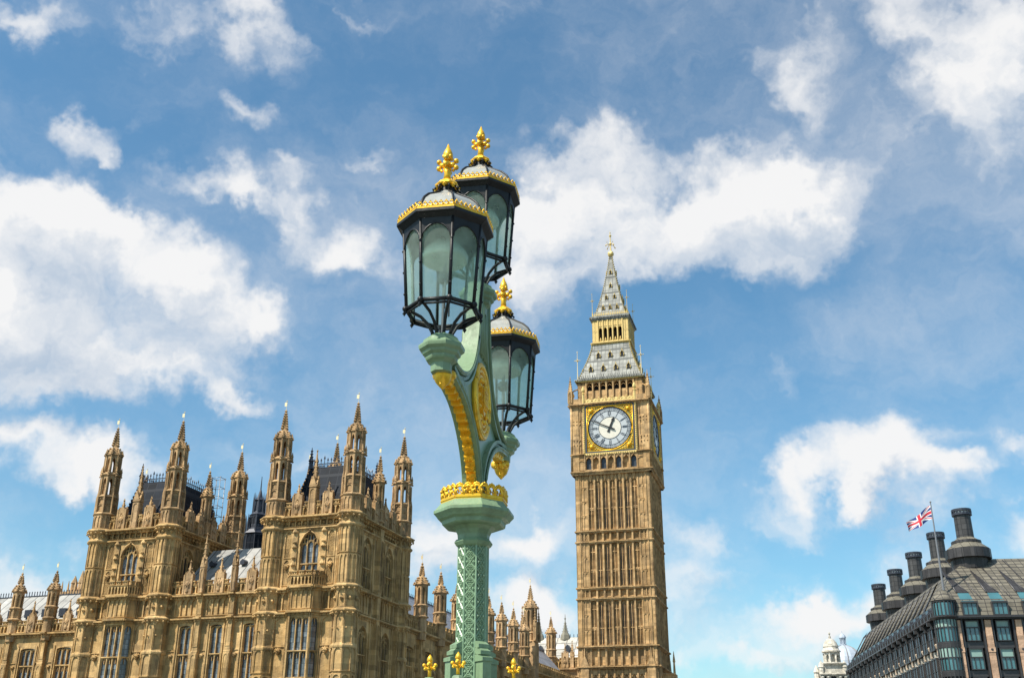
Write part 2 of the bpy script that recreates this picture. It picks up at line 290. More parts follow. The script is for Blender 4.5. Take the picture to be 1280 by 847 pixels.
# ------------------------------------------------------------------ mesh builder
class MB:
    """collects faces in a facade frame: s along the wall, o outwards, z up (relative to the eye)"""
    def __init__(self, ox=0, oy=0, a=0): self.v = []; self.f = []; self.sm = []; self.mi = []; self.frame(ox, oy, a); self.cur = 0
    def frame(self, ox=0, oy=0, a=0): self.o = (ox, oy, cos(a), sin(a)); return self
    def P(self, s, o, z):
        ox, oy, c, sn = self.o
        self.v.append((ox + s*c + o*sn, oy + s*sn - o*c, z)); return len(self.v)-1
    def face(self, idx, smooth=False): self.f.append(idx); self.sm.append(smooth); self.mi.append(self.cur)
    def quad(self, a, b, c, d): self.face([self.P(*a), self.P(*b), self.P(*c), self.P(*d)])
    def box(self, s0, s1, o0, o1, z0, z1):
        p = [self.P(s, o, z) for z in (z0, z1) for o in (o0, o1) for s in (s0, s1)]
        for q in ((0,1,3,2), (4,6,7,5), (0,4,5,1), (2,3,7,6), (0,2,6,4), (1,5,7,3)): self.face([p[i] for i in q])
    def wedge(self, s0, s1, o0, o1, z0, z1, zo):
        """box whose top slopes: z1 at o0, zo at o1"""
        p = [self.P(s0,o0,z0), self.P(s1,o0,z0), self.P(s0,o1,z0), self.P(s1,o1,z0), self.P(s0,o0,z1), self.P(s1,o0,z1), self.P(s0,o1,zo), self.P(s1,o1,zo)]
        for q in ((0,1,3,2), (4,6,7,5), (0,4,5,1), (2,3,7,6), (0,2,6,4), (1,5,7,3)): self.face([p[i] for i in q])
    def ext(self, pts, o0, o1):
        a = [self.P(s, o0, z) for s, z in pts]; b = [self.P(s, o1, z) for s, z in pts]; n = len(pts)
        self.face(a[::-1]); self.face(b)
        for i in range(n): self.face([a[i], a[(i+1) % n], b[(i+1) % n], b[i]])
    def lathe(self, s, o, prof, n=8, rot=None, smooth=False, cap=True, sq=1.0):
        rot = pi/n if rot is None else rot
        rings = []
        for r, z in prof:
            rings.append([self.P(s + r*cos(rot+2*pi*k/n), o + sq*r*sin(rot+2*pi*k/n), z) for k in range(n)])
        for a, b in zip(rings, rings[1:]):
            for k in range(n): self.face([a[k], a[(k+1) % n], b[(k+1) % n], b[k]], smooth)
        if cap: self.face(rings[0][::-1]); self.face(rings[-1])
    def sphere(self, s, o, z, r, n=8, m=6, sz=1.0):
        self.lathe(s, o, [(max(.001, r*sin(pi*i/m)), z - sz*r*cos(pi*i/m)) for i in range(m+1)], n, None, True, False)
    def octa(self, s, o, z, r, h=None):
        h = h or r
        p = [self.P(s+r,o,z), self.P(s,o+r,z), self.P(s-r,o,z), self.P(s,o-r,z)]; t = self.P(s,o,z+h); b = self.P(s,o,z-h)
        for k in range(4): self.face([p[k], p[(k+1)%4], t]); self.face([p[(k+1)%4], p[k], b])
    def tube(self, pts, r, n=6, smooth=True, flat=None):
        """round (or flat: (width, height)) bar along 3d facade points"""
        rings = []
        V = [Vector(p) for p in pts]
        for i, p in enumerate(V):
            t = (V[min(i+1, len(V)-1)] - V[max(i-1, 0)]).normalized()
            up = Vector((0, 0, 1)) if abs(t.z) < .95 else Vector((1, 0, 0))
            if flat: up = Vector((0, 1, 0))
            x = t.cross(up).normalized(); y = x.cross(t).normalized()
            rr = r[i] if isinstance(r, (list, tuple)) else r
            if flat:
                w, h = flat
                rings.append([self.P(*(p + x*a*h + y*b*w)) for a, b in ((-.5,-.5), (.5,-.5), (.5,.5), (-.5,.5))])
            else: rings.append([self.P(*(p + x*rr*cos(2*pi*k/n) + y*rr*sin(2*pi*k/n))) for k in range(n)])
        n = len(rings[0])
        for a, b in zip(rings, rings[1:]):
            for k in range(n): self.face([a[k], a[(k+1) % n], b[(k+1) % n], b[k]], smooth and not flat)
        self.face(rings[0][::-1]); self.face(rings[-1])
    @staticmethod
    def arch(s0, s1, z0, zs, za, n=5):
        m = (s0+s1)/2; h = (s1-s0)/2
        up = [(s0 + h*(t**1.7), zs + (za-zs)*(1-(1-t)**1.55)) for t in [i/n for i in range(n+1)]]
        L = [(s0, z0)] + up
        return L + [(2*m-s, z) for s, z in up[-2::-1]] + [(s1, z0)]
    def hole(self, s0, s1, z0, z1, a0, a1, b0, bs, ba, of, ob, n=4, sill=True):
        """wall cell s0..s1,z0..z1 at depth of with a pointed-arch opening a0..a1,b0..ba (springing bs) whose reveal runs back to ob"""
        pts = self.arch(a0, a1, b0, bs, ba, n); k = len(pts)//2
        left, right = pts[:k+1], pts[k:][::-1]
        for seq, sx in ((left, s0), (right, s1)):
            for (p, q) in zip(seq, seq[1:]): self.quad((sx, of, p[1]), (p[0], of, p[1]), (q[0], of, q[1]), (sx, of, q[1]))
        if z1 > ba + 1e-4:
            self.quad((s0, of, ba), (s1, of, ba), (s1, of, z1), (s0, of, z1))
        if b0 > z0 + 1e-4: self.quad((s0, of, z0), (s1, of, z0), (s1, of, b0), (s0, of, b0))
        loop = pts + [pts[0]]
        for p, q in zip(loop, loop[1:]): self.quad((p[0], of, p[1]), (q[0], of, q[1]), (q[0], ob, q[1]), (p[0], ob, p[1]))
    def blind(self, s0, s1, z0, z1, n, of, d=.09, rib=.11, head=.5, back=True, foot=0.06):
        """row of n blind arched panels sunk d into the face of"""
        w = (s1-s0)/n
        for i in range(n):
            a, b = s0+i*w, s0+(i+1)*w; h = min(head, (z1-z0)*.35)
            self.hole(a, b, z0, z1, a+rib/2, b-rib/2, z0+foot, z1-.05-h, z1-.05, of, of-d, 3)
        if back: self.quad((s0, of-d, z0), (s1, of-d, z0), (s1, of-d, z1), (s0, of-d, z1))
        for sx in (s0, s1): self.quad((sx, of-d, z0), (sx, of, z0), (sx, of, z1), (sx, of-d, z1))
        self.quad((s0, of-d, z1), (s1, of-d, z1), (s1, of, z1), (s0, of, z1)); self.quad((s0, of-d, z0), (s1, of-d, z0), (s1, of, z0), (s0, of, z0))
    def string(self, s0, s1, o, z, h=.22, d=.22, boss=.55, bh=.2):
        """projecting string course with carved bosses under it"""
        D = d*1.45
        self.wedge(s0, s1, o-.3, o+D, z-h*.42, z+h*.45, z+h*.08)
        self.box(s0, s1, o-.3, o+D*.72, z-h*.62, z-h*.42-.003)
        self.box(s0, s1, o-.3, o+D*.30, z-h*1.25, z-h*.62-.003)
        if boss:
            n = max(1, int(round((s1-s0)/boss)))
            for i in range(n):
                c = s0+(i+.5)*(s1-s0)/n; self.octa(c, o+D*.42, z-h*.95, bh*.50, bh*.55)
    def build(self, name, mat, parent=None, loc=(0, 0, 0)):
        me = bpy.data.meshes.new(name)
        dz = EZ if (parent is not None or True) else 0
        me.from_pydata([(x, y, z+dz) for x, y, z in self.v], [], self.f); me.validate(clean_customdata=False)
        mats = mat if isinstance(mat, (list, tuple)) else [mat]
        for m_ in mats: me.materials.append(m_)
        if len(me.polygons) == len(self.f):
            me.polygons.foreach_set('use_smooth', self.sm); me.polygons.foreach_set('material_index', self.mi)
        me.update()
        return link(name, me, parent, loc)
def link(name, data, parent=None, loc=(0, 0, 0)):
    o = bpy.data.objects.new(name, data); COL.objects.link(o); o.location = loc
    if parent is not None: o.parent = parent
    return o
def tag(o, label, cat, group=None):
    o['label'] = label; o['category'] = cat
    if group: o['group'] = group
    return o
def thing(name, label, cat, loc=(0, 0, 0), rz=0, group=None):
    o = link(name, None, None, loc); o.rotation_euler = (0, 0, rz); return tag(o, label, cat, group)
def copy_part(o, parent, loc, rz=0):
    c = o.copy(); COL.objects.link(c); c.parent = parent; c.location = loc; c.rotation_euler = (0, 0, rz)
    for ch in o.children:
        d = ch.copy(); COL.objects.link(d); d.parent = c
    return c
def at(px, py, Y):
    d = px_dir(px, py); return d * (Y/d.y)

# ------------------------------------------------------------------ setting (all of it below the frame)
def struct(name, mb, mat): o = mb.build(name, mat); o['kind'] = 'structure'; return o
b = MB(); b.box(-1500, 1500, -2600, -88, -8.0, -EZ+1.2); struct('ground', b, M['ground'])
b = MB(); b.box(-1500, 1500, -88, 300, -14, -11); struct('river', b, M['water'])
BR = atan2(1.36, .228)                                  # bridge axis
b = MB(-.34, 9.36, BR); b.box(-90, 85, .25, 3.6, -2.2, -1.65); b.box(-90, 85, .2, .25, -2.2, -1.55); struct('pavement', b, M['paving'])
b = MB(-.34, 9.36, BR); b.box(-90, 85, 3.6, 20, -2.6, -1.78); struct('road', b, M['asphalt'])
# cast-iron bridge parapet the lamp stands on
par = thing('bridge_parapet', 'green cast iron bridge parapet with pierced trefoil panels carrying the lamp', 'parapet', (-.34, 9.36, 0), BR)
b = MB()
b.box(-60, 40, -.16, .16, -1.65, -1.45)
b.build('plinth', M['green'], par)
b = MB(); b.box(-60, 40, -.2, .2, -.62, -.50); b.box(-60, 40, -.14, .14, -.70, -.622); b.build('handrail', M['green'], par)
b = MB()
for i in range(100):
    s = -60+i; b.hole(s, s+1, -1.45, -.70, s+.15, s+.85, -1.38, -1.05, -.76, .05, -.05)
b.build('panel', M['green'], par)

# =================================================================== GOTHIC PALACE
palace = thing('gothic_palace', 'honey coloured gothic palace with pinnacled turrets and dark iron roofs, left of the lamp', 'palace', (-21.983*90/145, 90.0, 0), TH)
ST = M['palace']
W_PAV, GAP, D_PAV = 7.21, 10.77, 10.51
# ---- turret meshes (shared)
def octa_ring_pieces(b, r, fn):
    """run fn(builder-in-facet-frame) on each of eight facets"""
    for k in range(8):
        a = k*pi/4
        x, y = r*cos(pi/8)*sin(a), -r*cos(pi/8)*cos(a)
        b.frame(x, y, a); fn(b, r*sin(pi/8))
    b.frame()
def crocket_ring(b, r, z, n=8, sz=.12, rot=pi/8):
    for k in range(n): b.octa(r*cos(rot+2*pi*k/n), r*sin(rot+2*pi*k/n), z, sz, sz*1.15)
def spire_part(b, r0, z0, z1, z2, n=8, cro=6, big=1.0):
    """ogee cap from r0 at z0 to a slim crocketed spirelet ending in a finial at z2"""
    h = z1-z0
    prof = [(r0, z0), (r0*.97, z0+h*.18), (r0*.84, z0+h*.42), (r0*.56, z0+h*.66), (r0*.33, z0+h)]
    b.lathe(0, 0, prof + [(r0*.21, z1+(z2-z1)*.3), (r0*.11, z1+(z2-z1)*.70), (.05, z2-.1)], n)
    for i in range(3):
        t = i/3; r = r0*(1.04-.62*t); crocket_ring(b, r+.03, z0+h*(.12+.80*t), n, .135*big)
    for i in range(cro):
        t = i/cro; z = z1+(z2-z1)*(.05+.75*t); r = r0*(.36-.26*t); crocket_ring(b, r+.06, z, 4, .145*big*(1-.35*t))
    b.lathe(0, 0, [(.04, z2-.5), (.20*big, z2-.40), (.06, z2-.28), (.15*big, z2-.16), (.03, z2)], 6)
def vane_mb(z, h=.95, s=1.0):
    b = MB(); b.lathe(0, 0, [(.022*s, z), (.018*s, z+h)], 5)
    b.box(-.20*s, .04*s, -.015, .015, z+h*.42, z+h*.80); b.octa(0, 0, z+h*.92, .07*s, .12*s); return b
def pav_turret():
    b = MB(); b.cur = 1
    # shaft below the cornice, panelled
    R = 1.06
    b.lathe(0, 0, [(R-.10, -10), (R-.10, 21.4)], 8)
    def fac(bb, hw):
        for z0, z1, n in ((8.6, 10.5, 1), (10.7, 13.2, 1), (13.65, 15.15, 1), (15.6, 18.0, 2), (18.15, 20.4, 2), (20.75, 21.3, 1), (5.0, 8.4, 1)):
            bb.blind(-hw*.93, hw*.93, z0, z1, n, .0, .085, .12, .35)
        bb.octa(0, -.01, 14.4, .2, .25); bb.octa(0, .0, 21.0, .16, .2); bb.octa(-.18, 0, 12.0, .1); 
    octa_ring_pieces(b, R, fac)
    for z, d in ((13.42, .24), (15.4, .28), (20.55, .16), (21.5, .34), (10.6, .06)):
        b.lathe(0, 0, [(R-.05, z-.30*min(1, d*5)), (R+d*.55, z-.16), (R+d, z-.06), (R+d, z+.04), (R-.05, z+.22)], 8)
        if d > .2: crocket_ring(b, R+d*.62, z-.26, 16, .12, pi/16)
    b.cur = 0
    # stages above the cornice
    R1, R2, R3, R4 = 1.00, .88, .81, .70
    b.lathe(0, 0, [(R1-.08, 21.5), (R1-.08, 23.1), (R2-.08, 23.2), (R2-.08, 24.75)], 8)
    octa_ring_pieces(b, R1, lambda bb, hw: (bb.blind(-hw*.95, hw*.95, 21.75, 22.95, 2, 0, .08, .1, .3)))
    octa_ring_pieces(b, R2, lambda bb, hw: (bb.blind(-hw*.95, hw*.95, 23.35, 24.0, 1, 0, .08, .12, .25), bb.blind(-hw*.95, hw*.95, 24.05, 24.62, 1, 0, .08, .12, .25)))
    for r, z, d in ((R1, 23.1, .10), (R2, 24.75, .10)):
        b.lathe(0, 0, [(r-.06, z-.16), (r+d, z-.03), (r+d, z+.04), (r-.1, z+.2)], 8)
    # open belfry stages
    def opening(bb, hw, z0, z1):
        bb.hole(-hw, hw, z0, z1, -hw*.46, hw*.46, z0+.02, z1-.62, z1-.22, 0, -.20, 4)
        for sx in (-1, 1): bb.box(sx*hw*.99-.07, sx*hw*.99+.07, -.05, .11, z0, z1-.15)
    octa_ring_pieces(b, R3, lambda bb, hw: opening(bb, hw, 24.85, 26.75))
    octa_ring_pieces(b, R4, lambda bb, hw: opening(bb, hw, 27.1, 28.72))
    for r in (R3, R4):
        z0, z1 = (24.85, 26.75) if r == R3 else (27.1, 28.72)
        def inner(bb, hw):
            bb.quad((-hw, -.2, z1-.22), (hw, -.2, z1-.22), (hw, -.2, z1), (-hw, -.2, z1))
            for sx in (-1, 1): bb.quad((sx*hw*.46, -.2, z0), (sx*hw*.8, -.2, z0), (sx*hw*.8, -.2, z1), (sx*hw*.46, -.2, z1))
        octa_ring_pieces(b, r, inner)
    b.lathe(0, 0, [(R3-.05, 26.70), (R3+.14, 26.84), (R3+.14, 26.92), (R3-.1, 27.1)], 8)
    crocket_ring(b, R3+.10, 26.98, 8, .15); crocket_ring(b, R3+.06, 27.14, 8, .10); crocket_ring(b, R3+.18, 26.75, 8, .10)
    for k in range(8):
        a = pi/8+k*pi/4; x_, y_ = (R3+.10)*cos(a), (R3+.10)*sin(a)
        b.lathe(x_, y_, [(.10, 26.7), (.085, 27.15), (.12, 27.2), (.015, 27.65)], 4); b.octa(x_*1.04, y_*1.04, 27.3, .07)
        b.lathe((R4+.05)*cos(a), (R4+.05)*sin(a), [(.07, 28.6), (.06, 29.0), (.09, 29.05), (.01, 29.4)], 4)
        x_, y_ = (R2+.06)*cos(a), (R2+.06)*sin(a); b.lathe(x_, y_, [(.11, 23.1), (.10, 24.7), (.02, 25.2)], 4)
    b.lathe(0, 0, [(R4-.05, 28.68), (R4+.10, 28.78), (R4+.10, 28.86), (R4-.1, 28.98)], 8)
    crocket_ring(b, R4+.14, 28.85, 8, .13)
    spire_part(b, R4, 28.9, 29.75, 31.65, 8, 6, 1.05)
    t = b.build('turret', [M['turret'], M['palace']], palace)
    vane_mb(31.6).build('weathervane', M['vane'], t)
    return t
turret0 = pav_turret()
for sx, bk in ((-W_PAV, 0), (-W_PAV-GAP, 0), (-2*W_PAV-GAP, 0), (0, D_PAV), (-W_PAV, D_PAV), (-W_PAV-GAP, D_PAV), (-2*W_PAV-GAP, D_PAV)):
    copy_part(turret0, palace, (sx, bk, 0))
# ---- small range turret (buttress top), pinnacles, statue: shared meshes
def small_turret(zc, zb, za, name='turret', wide=.62):
    """octagonal turret riding on a buttress: cornice zc, octagon from zb, apex za"""
    b = MB(); R = wide
    b.lathe(0, 0, [(R-.08, zc-.6), (R-.08, zb+1.05)], 8)
    octa_ring_pieces(b, R, lambda bb, hw: bb.blind(-hw*.94, hw*.94, zb+.08, zb+.98, 1, 0, .07, .10, .25))
    for z, d in ((zb, .12), (zb+1.05, .08)): b.lathe(0, 0, [(R-.05, z-.14), (R+d, z-.03), (R+d, z+.04), (R-.1, z+.16)], 8)
    z0, z1 = zb+1.1, zb+(za-zb)*.57
    octa_ring_pieces(b, R*.94, lambda bb, hw: bb.hole(-hw, hw, z0, z1, -hw*.5, hw*.5, z0+.05, z1-.55, z1-.2, 0, -.15, 3))
    b.lathe(0, 0, [(R*.62, z0), (R*.62, z1)], 8)
    b.lathe(0, 0, [(R*.9, z1-.05), (R*1.12, z1+.05), (R*1.12, z1+.12), (R*.9, z1+.22)], 8)
    crocket_ring(b, R*1.15, z1+.10, 8, .10)
    spire_part(b, R*.95, z1+.15, z1+.15+(za-z1)*.38, za, 8, 5, .85)
    t = b.build(name, M['turret'], palace); vane_mb(za-.05, .9, .8).build('weathervane', M['vane'], t); return t
def pinnacle(zb, za, w=.30, name='pinnacle'):
    b = MB(); h = za-zb
    b.box(-w, w, -w, w, zb, zb+h*.43)
    for k in range(4):
        b.frame(0, 0, k*pi/2); b.blind(-w, w, zb+.05, zb+h*.40, 1, w+.05, .046, .16, .25, False)
        b.ext([(-w*1.15, zb+h*.42), (w*1.15, zb+h*.42), (0, zb+h*.60)], w*.8, w*1.25)
    b.frame()
    b.lathe(0, 0, [(w*1.25, zb+h*.42), (w*.85, zb+h*.52), (w*.25, zb+h*.90), (.03, za)], 4)
    for i in range(5):
        t = i/5; crocket_ring(b, w*(1.2-.95*t), zb+h*(.48+.42*t), 4, .085, pi/4)
    b.octa(0, 0, za-.12, .10, .16)
    return b.build(name, M['turret'], palace)
def statue_mb(h=1.1):
    b = MB()
    b.lathe(0, 0, [(.17, 0), (.2, .05*h), (.15, .35*h), (.19, .62*h), (.17, .78*h), (.07, .83*h), (.10, .90*h), (.09, .97*h), (.02, h)], 8, None, True, True, .8)
    b.tube([(-.17, .05, .72*h), (-.19, .16, .52*h), (-.05, .2, .5*h)], .045); b.tube([(.17, .05, .72*h), (.2, .14, .55*h), (.08, .2, .45*h)], .045)
    return b
st0 = statue_mb(1.25); st0.v = [(x, y, z-EZ) for x, y, z in st0.v]; statue0 = st0.build('statue', M['turret'], palace)
statue_used = [False]
def statue(x, y, z, rz=0):
    if not statue_used[0]:
        statue_used[0] = True; statue0.location = (x, y, z+EZ); statue0.rotation_euler = (0, 0, rz); return
    copy_part(statue0, palace, (x, y, z+EZ), rz)
# ---- gothic window: stone frame with mullions and arched light heads (part) + leaded panes (sub-part)
def window(frame, s0, s1, z0, z1, lights, transoms, o, head=None, name='window', thick=.16, parent=palace, mat=None, glass=None, o_is=0):
    ox, oy, a = frame
    b = MB(ox, oy, a); w = (s1-s0)/lights; rows = [z0] + list(transoms) + [z1]
    for i in range(lights):
        x0, x1 = s0+i*w, s0+(i+1)*w
        mid = (x0+x1)/2; tt = abs((mid-(s0+s1)/2)/((s1-s0)/2))
        for r in range(len(rows)-1):
            za, zb = rows[r], rows[r+1]; top = zb
            h = min(.42, (zb-za)*.4)
            if r == len(rows)-2 and head:                # heads follow the big arch, small tracery lights above
                top = zb - head*(.62+.38*tt**1.6)
                b.hole(x0, x1, za, top, x0+.035, x1-.035, za+.03, top-h-.03, top-.03, o+thick*.3, o-thick*.7, 3)
                ztop = zb - head*(tt**1.7)*.75
                if ztop-top > .25:
                    n2 = 2
                    for q in range(n2):
                        y0, y1 = x0+q*w/n2, x0+(q+1)*w/n2
                        b.hole(y0, y1, top, ztop, y0+.035, y1-.035, top+.06, top+(ztop-top)*.45, ztop-.07, o+thick*.4, o-thick, 3)
            else:
                b.hole(x0, x1, za, zb, x0+.035, x1-.035, za+.03, zb-h-.03, zb-.03, o+thick*.3, o-thick*.7, 3)
                if zb-za > 1.6:
                    n2 = 2
                    b.box(x0+w/2-.018, x0+w/2+.018, o-.08, o+.02, zb-h-.15, zb-.03)
    for i in range(1, lights): b.box(s0+i*w-.04, s0+i*w+.04, o-thick, o+thick*.6, z0, z1-(head or 0)*.55)
    for t in transoms: b.wedge(s0, s1, o-thick, o+thick*.95, t-.06, t+.07, t+.03)
    wo_ = b.build(name, mat or ST, parent)
    g = MB(ox, oy, a)
    if head: pts = MB.arch(s0, s1, z0, z1-head, z1, 4); g.face([g.P(s, o-thick*.62, z) for s, z in pts][::-1])
    else: g.quad((s0, o-thick*.62, z0), (s1, o-thick*.62, z0), (s1, o-thick*.62, z1), (s0, o-thick*.62, z1))
    g.build('pane', glass or M['leadglass'], wo_)
    return wo_
def parapet(frame, s0, s1, zb, zt, pitch, o, mat=None, name='parapet'):
    """pierced, crenellated parapet with moulded caps"""
    b = MB(*frame); n = max(1, int(round((s1-s0)/pitch))); p = (s1-s0)/n
    zl = zb+(zt-zb)*.66
    b.box(s0, s1, o-.22, o-.09, zb, zl)
    b.blind(s0, s1, zb+.02, zl-.02, n*2, o+.06, .15, .10, .25, True)
    b.wedge(s0, s1, o-.25, o+.12, zl-.0, zl+.09, zl+.05)
    for i in range(n):
        a0, a1 = s0+(i+.16)*p, s0+(i+.84)*p
        b.box(a0, a1, o-.18, o-.02, zl+.06, zt-.07); b.blind(a0, a1, zl+.1, zt-.09, 2, o+.075, .09, .07, .12, False)
        b.wedge(a0-.04, a1+.04, o-.23, o+.13, zt-.07, zt+.06, zt)
    return b.build(name, mat or ST, palace)
def gable_niche(frame, s, zb, zg, zp, o, w=.40, with_statue=True):
    """little gabled niche in the parapet with a finial above"""
    b = MB(*frame)
    b.hole(s-w, s+w, zb, zg, s-w*.42, s+w*.42, zb+.12, zb+(zg-zb)*.62, zb+(zg-zb)*.86, o+.16, o-.05, 4)
    b.box(s-w, s+w, o-.24, o-.05, zb, zg)
    for sx in (-1, 1): b.box(s+sx*w-.08, s+sx*w+.08, o-.2, o+.2, zb, zg+.12); b.octa(s+sx*w, o, zg+.2, .12, .2)
    b.ext([(s-w*.95, zg), (s+w*.95, zg), (s+w*.34, zg+(zp-zg)*.22), (s, zg+(zp-zg)*.40), (s-w*.34, zg+(zp-zg)*.22)], o-.15, o+.14)
    b.lathe(s, o, [(.15, zg+(zp-zg)*.2), (.10, zg+(zp-zg)*.55), (.03, zp)], 4)
    for k in range(4): b.octa(s+(.26 if k % 2 else -.26)*(1 if k < 2 else .6), o, zg+(zp-zg)*(.25 if k < 2 else .45), .09)
    b.octa(s, o, zp-.2, .13, .15)
    b.build('gable', M['turret'], palace)
    if with_statue:
        ox, oy, a = frame; statue(ox + s*cos(a)+(o+.10)*sin(a), oy + s*sin(a)-(o+.10)*cos(a), zb+.15, a)
def carved(b, s, o, z, r=.22):
    """a foliage boss / heraldic lump"""
    b.octa(s, o, z, r, r*1.2); b.octa(s-r*.7, o, z+r*.5, r*.5); b.octa(s+r*.7, o, z+r*.5, r*.5); b.octa(s, o+r*.4, z-r*.6, r*.5)
def front_bay(fr, s0, s1, kind):
    """front face of a pavilion: oriel below, balcony, large arched window with niches"""
    c = (s0+s1)/2; b = MB(*fr)
    H = 1.75/2
    # core, set back behind all glass
    b.box(s0, s1, -1.0, -.42, -10, 21.5)
    # upper storey wall around the window
    b.hole(c-1.10, c+1.10, 15.5, 20.4, c-H, c+H, 16.75, 19.05, 20.12, 0, -.40, 6)
    for sx in (-1, 1):
        a0, a1 = sorted((c+sx*1.10, c+sx*((s1-s0)/2)))
        b.box(a0, a1, -.42, -.06, 15.5, 20.4)
        lo, hi = (c+sx*1.12, c+sx*1.62); lo, hi = min(lo, hi), max(lo, hi)
        b.box(lo, hi, -.06, .10, 15.5, 20.4)
        b.blind(min(c+sx*1.66, c+sx*2.42), max(c+sx*1.66, c+sx*2.42), 15.7, 17.9, 1, -.0, .06, .2, .4); b.blind(min(c+sx*1.66, c+sx*2.42), max(c+sx*1.66, c+sx*2.42), 18.0, 20.3, 1, -.0, .06, .2, .4)
        for z in (16.9, 18.4, 19.7):                      # canopied niches beside the window
            b.lathe(c+sx*1.37, .12, [(.06, z-.55), (.20, z-.42), (.20, z-.36), (.1, z-.30)], 6)
            b.lathe(c+sx*1.37, .12, [(.22, z+.42), (.24, z+.5), (.05, z+.85)], 6)
        carved(b, c+sx*2.05, .05, 17.3, .26)
        b.tube([(c+sx*H, .05, 19.0), (c+sx*H*.9, .07, 19.5), (c+sx*H*.55, .07, 19.98), (c, .07, 20.28)], .055, 5)
    b.octa(c, .1, 20.32, .16)
    # frieze of quatrefoils and bands
    n = 9
    b.blind(s0+.9, s1-.9, 20.68, 21.32, n, .02, .15, .10, .25)
    for i in range(n):
        x = s0+.95+(i+.5)*(s1-s0-1.9)/n; b.octa(x, -.10, 20.98, .15, .18)
    b.box(s0, s1, -.45, -.13, 20.4, 21.4)
    b.string(s0+.6, s1-.6, -.02, 20.55, .2, .16, .5, .16); b.string(s0+.6, s1-.6, 0, 21.52, .26, .36, .45, .24)
    # band between the two lower strings
    for sx in (-1, 1):
        a0, a1 = sorted((c+sx*1.55, c+sx*((s1-s0)/2-.8)))
        b.box(a0, a1, -.42, -.10, 8, 15.5)
        b.blind(a0, a1, 13.62, 15.18, 2, 0, .10, .12, .4)
        b.blind(a0, a1, 10.7, 13.1, 1, 0, .08, .3, .5); b.blind(a0, a1, 8.0, 10.5, 1, 0, .08, .3, .5); b.blind(a0, a1, 5.0, 7.9, 1, 0, .08, .3, .5)
        carved(b, c+sx*2.15, .06, 10.35, .27)
        b.string(a0-.2, a1, 0, 15.4, .24, .26, .45, .2); b.string(a0-.2, a1, 0, 13.42, .24, .24, .45, .18)
    b.build('wall', ST, palace)
    # canted bay
    hw, cs, cd = 1.0, .55, .78
    bb = MB(*fr)
    pts = [(c-hw-cs, 0.0), (c-hw, cd), (c+hw, cd), (c+hw+cs, 0.0)]
    def poly(z0, z1, g=0.0):
        P_ = [(pts[0][0]-g*1.3, -.35), (pts[0][0]-g*1.3, pts[0][1]+.0), (pts[1][0]-g*.6, pts[1][1]+g), (pts[2][0]+g*.6, pts[2][1]+g), (pts[3][0]+g*1.3, pts[3][1]), (pts[3][0]+g*1.3, -.35)]
        lo = [bb.P(s, o, z0) for s, o in P_]; hi = [bb.P(s, o, z1) for s, o in P_]
        bb.face(lo); bb.face(hi[::-1])
        for i in range(6): bb.face([lo[i], hi[i], hi[(i+1) % 6], lo[(i+1) % 6]])
    poly(12.95, 13.3); poly(13.3, 13.52, .22); poly(13.52, 15.25, -.05); poly(15.25, 15.38, .16); poly(15.38, 15.55, .26); poly(7.0, 8.2); poly(-10, 5.0); poly(5.0, 5.2, .1)
    ox, oy, a = fr
    sides = []
    for (p, q) in zip(pts, pts[1:]):
        d = (q[0]-p[0], q[1]-p[1]); Ln = sqrt(d[0]**2+d[1]**2); ang = -atan2(d[1], d[0])   # facade-frame angle
        px_, py_ = ox + p[0]*cos(a)+p[1]*sin(a), oy + p[0]*sin(a)-p[1]*cos(a)
        sides.append(((px_, py_, a+ang), Ln))
    for k, (f2, Ln) in enumerate(sides):
        bb.frame(*f2)
        nl = 3 if k == 1 else 1
        bb.blind(.08, Ln-.08, 13.62, 15.2, nl+(1 if k == 1 else 0), .03, .14, .13, .5)
        bb.box(0, .13, -.2, .06, 7, 13.3); bb.box(Ln-.13, Ln, -.2, .06, 7, 13.3)
        bb.string(0, Ln, .0, 13.40, .22, .2, .4, .17); bb.string(0, Ln, .0, 15.42, .24, .24, .4, .2)
        window(f2, .14, Ln-.14, 8.2, 12.95, nl, (10.28,), -.12, None)
        window(f2, .14, Ln-.14, 5.2, 7.0, nl, (), -.12, None)
    # balcony on top of the bay
    bb.build('bay_window', ST, palace)
    for k, (f2, Ln) in enumerate(sides):
        parapet(f2, 0.0 if k else .0, Ln, 15.52, 16.72, .62, .12, None, 'balcony')
    # big window
    window(fr, c-H, c+H, 16.75, 20.1, 3, (17.5,), -.26, 1.05)
    # parapet with niches and central pinnacle
    parapet(fr, s0+.95, s1-.95, 21.6, 22.85, .95, -.05)
    gable_niche(fr, c-1.46, 21.6, 23.35, 24.5, -.05); gable_niche(fr, c+1.46, 21.6, 23.35, 24.5, -.05)
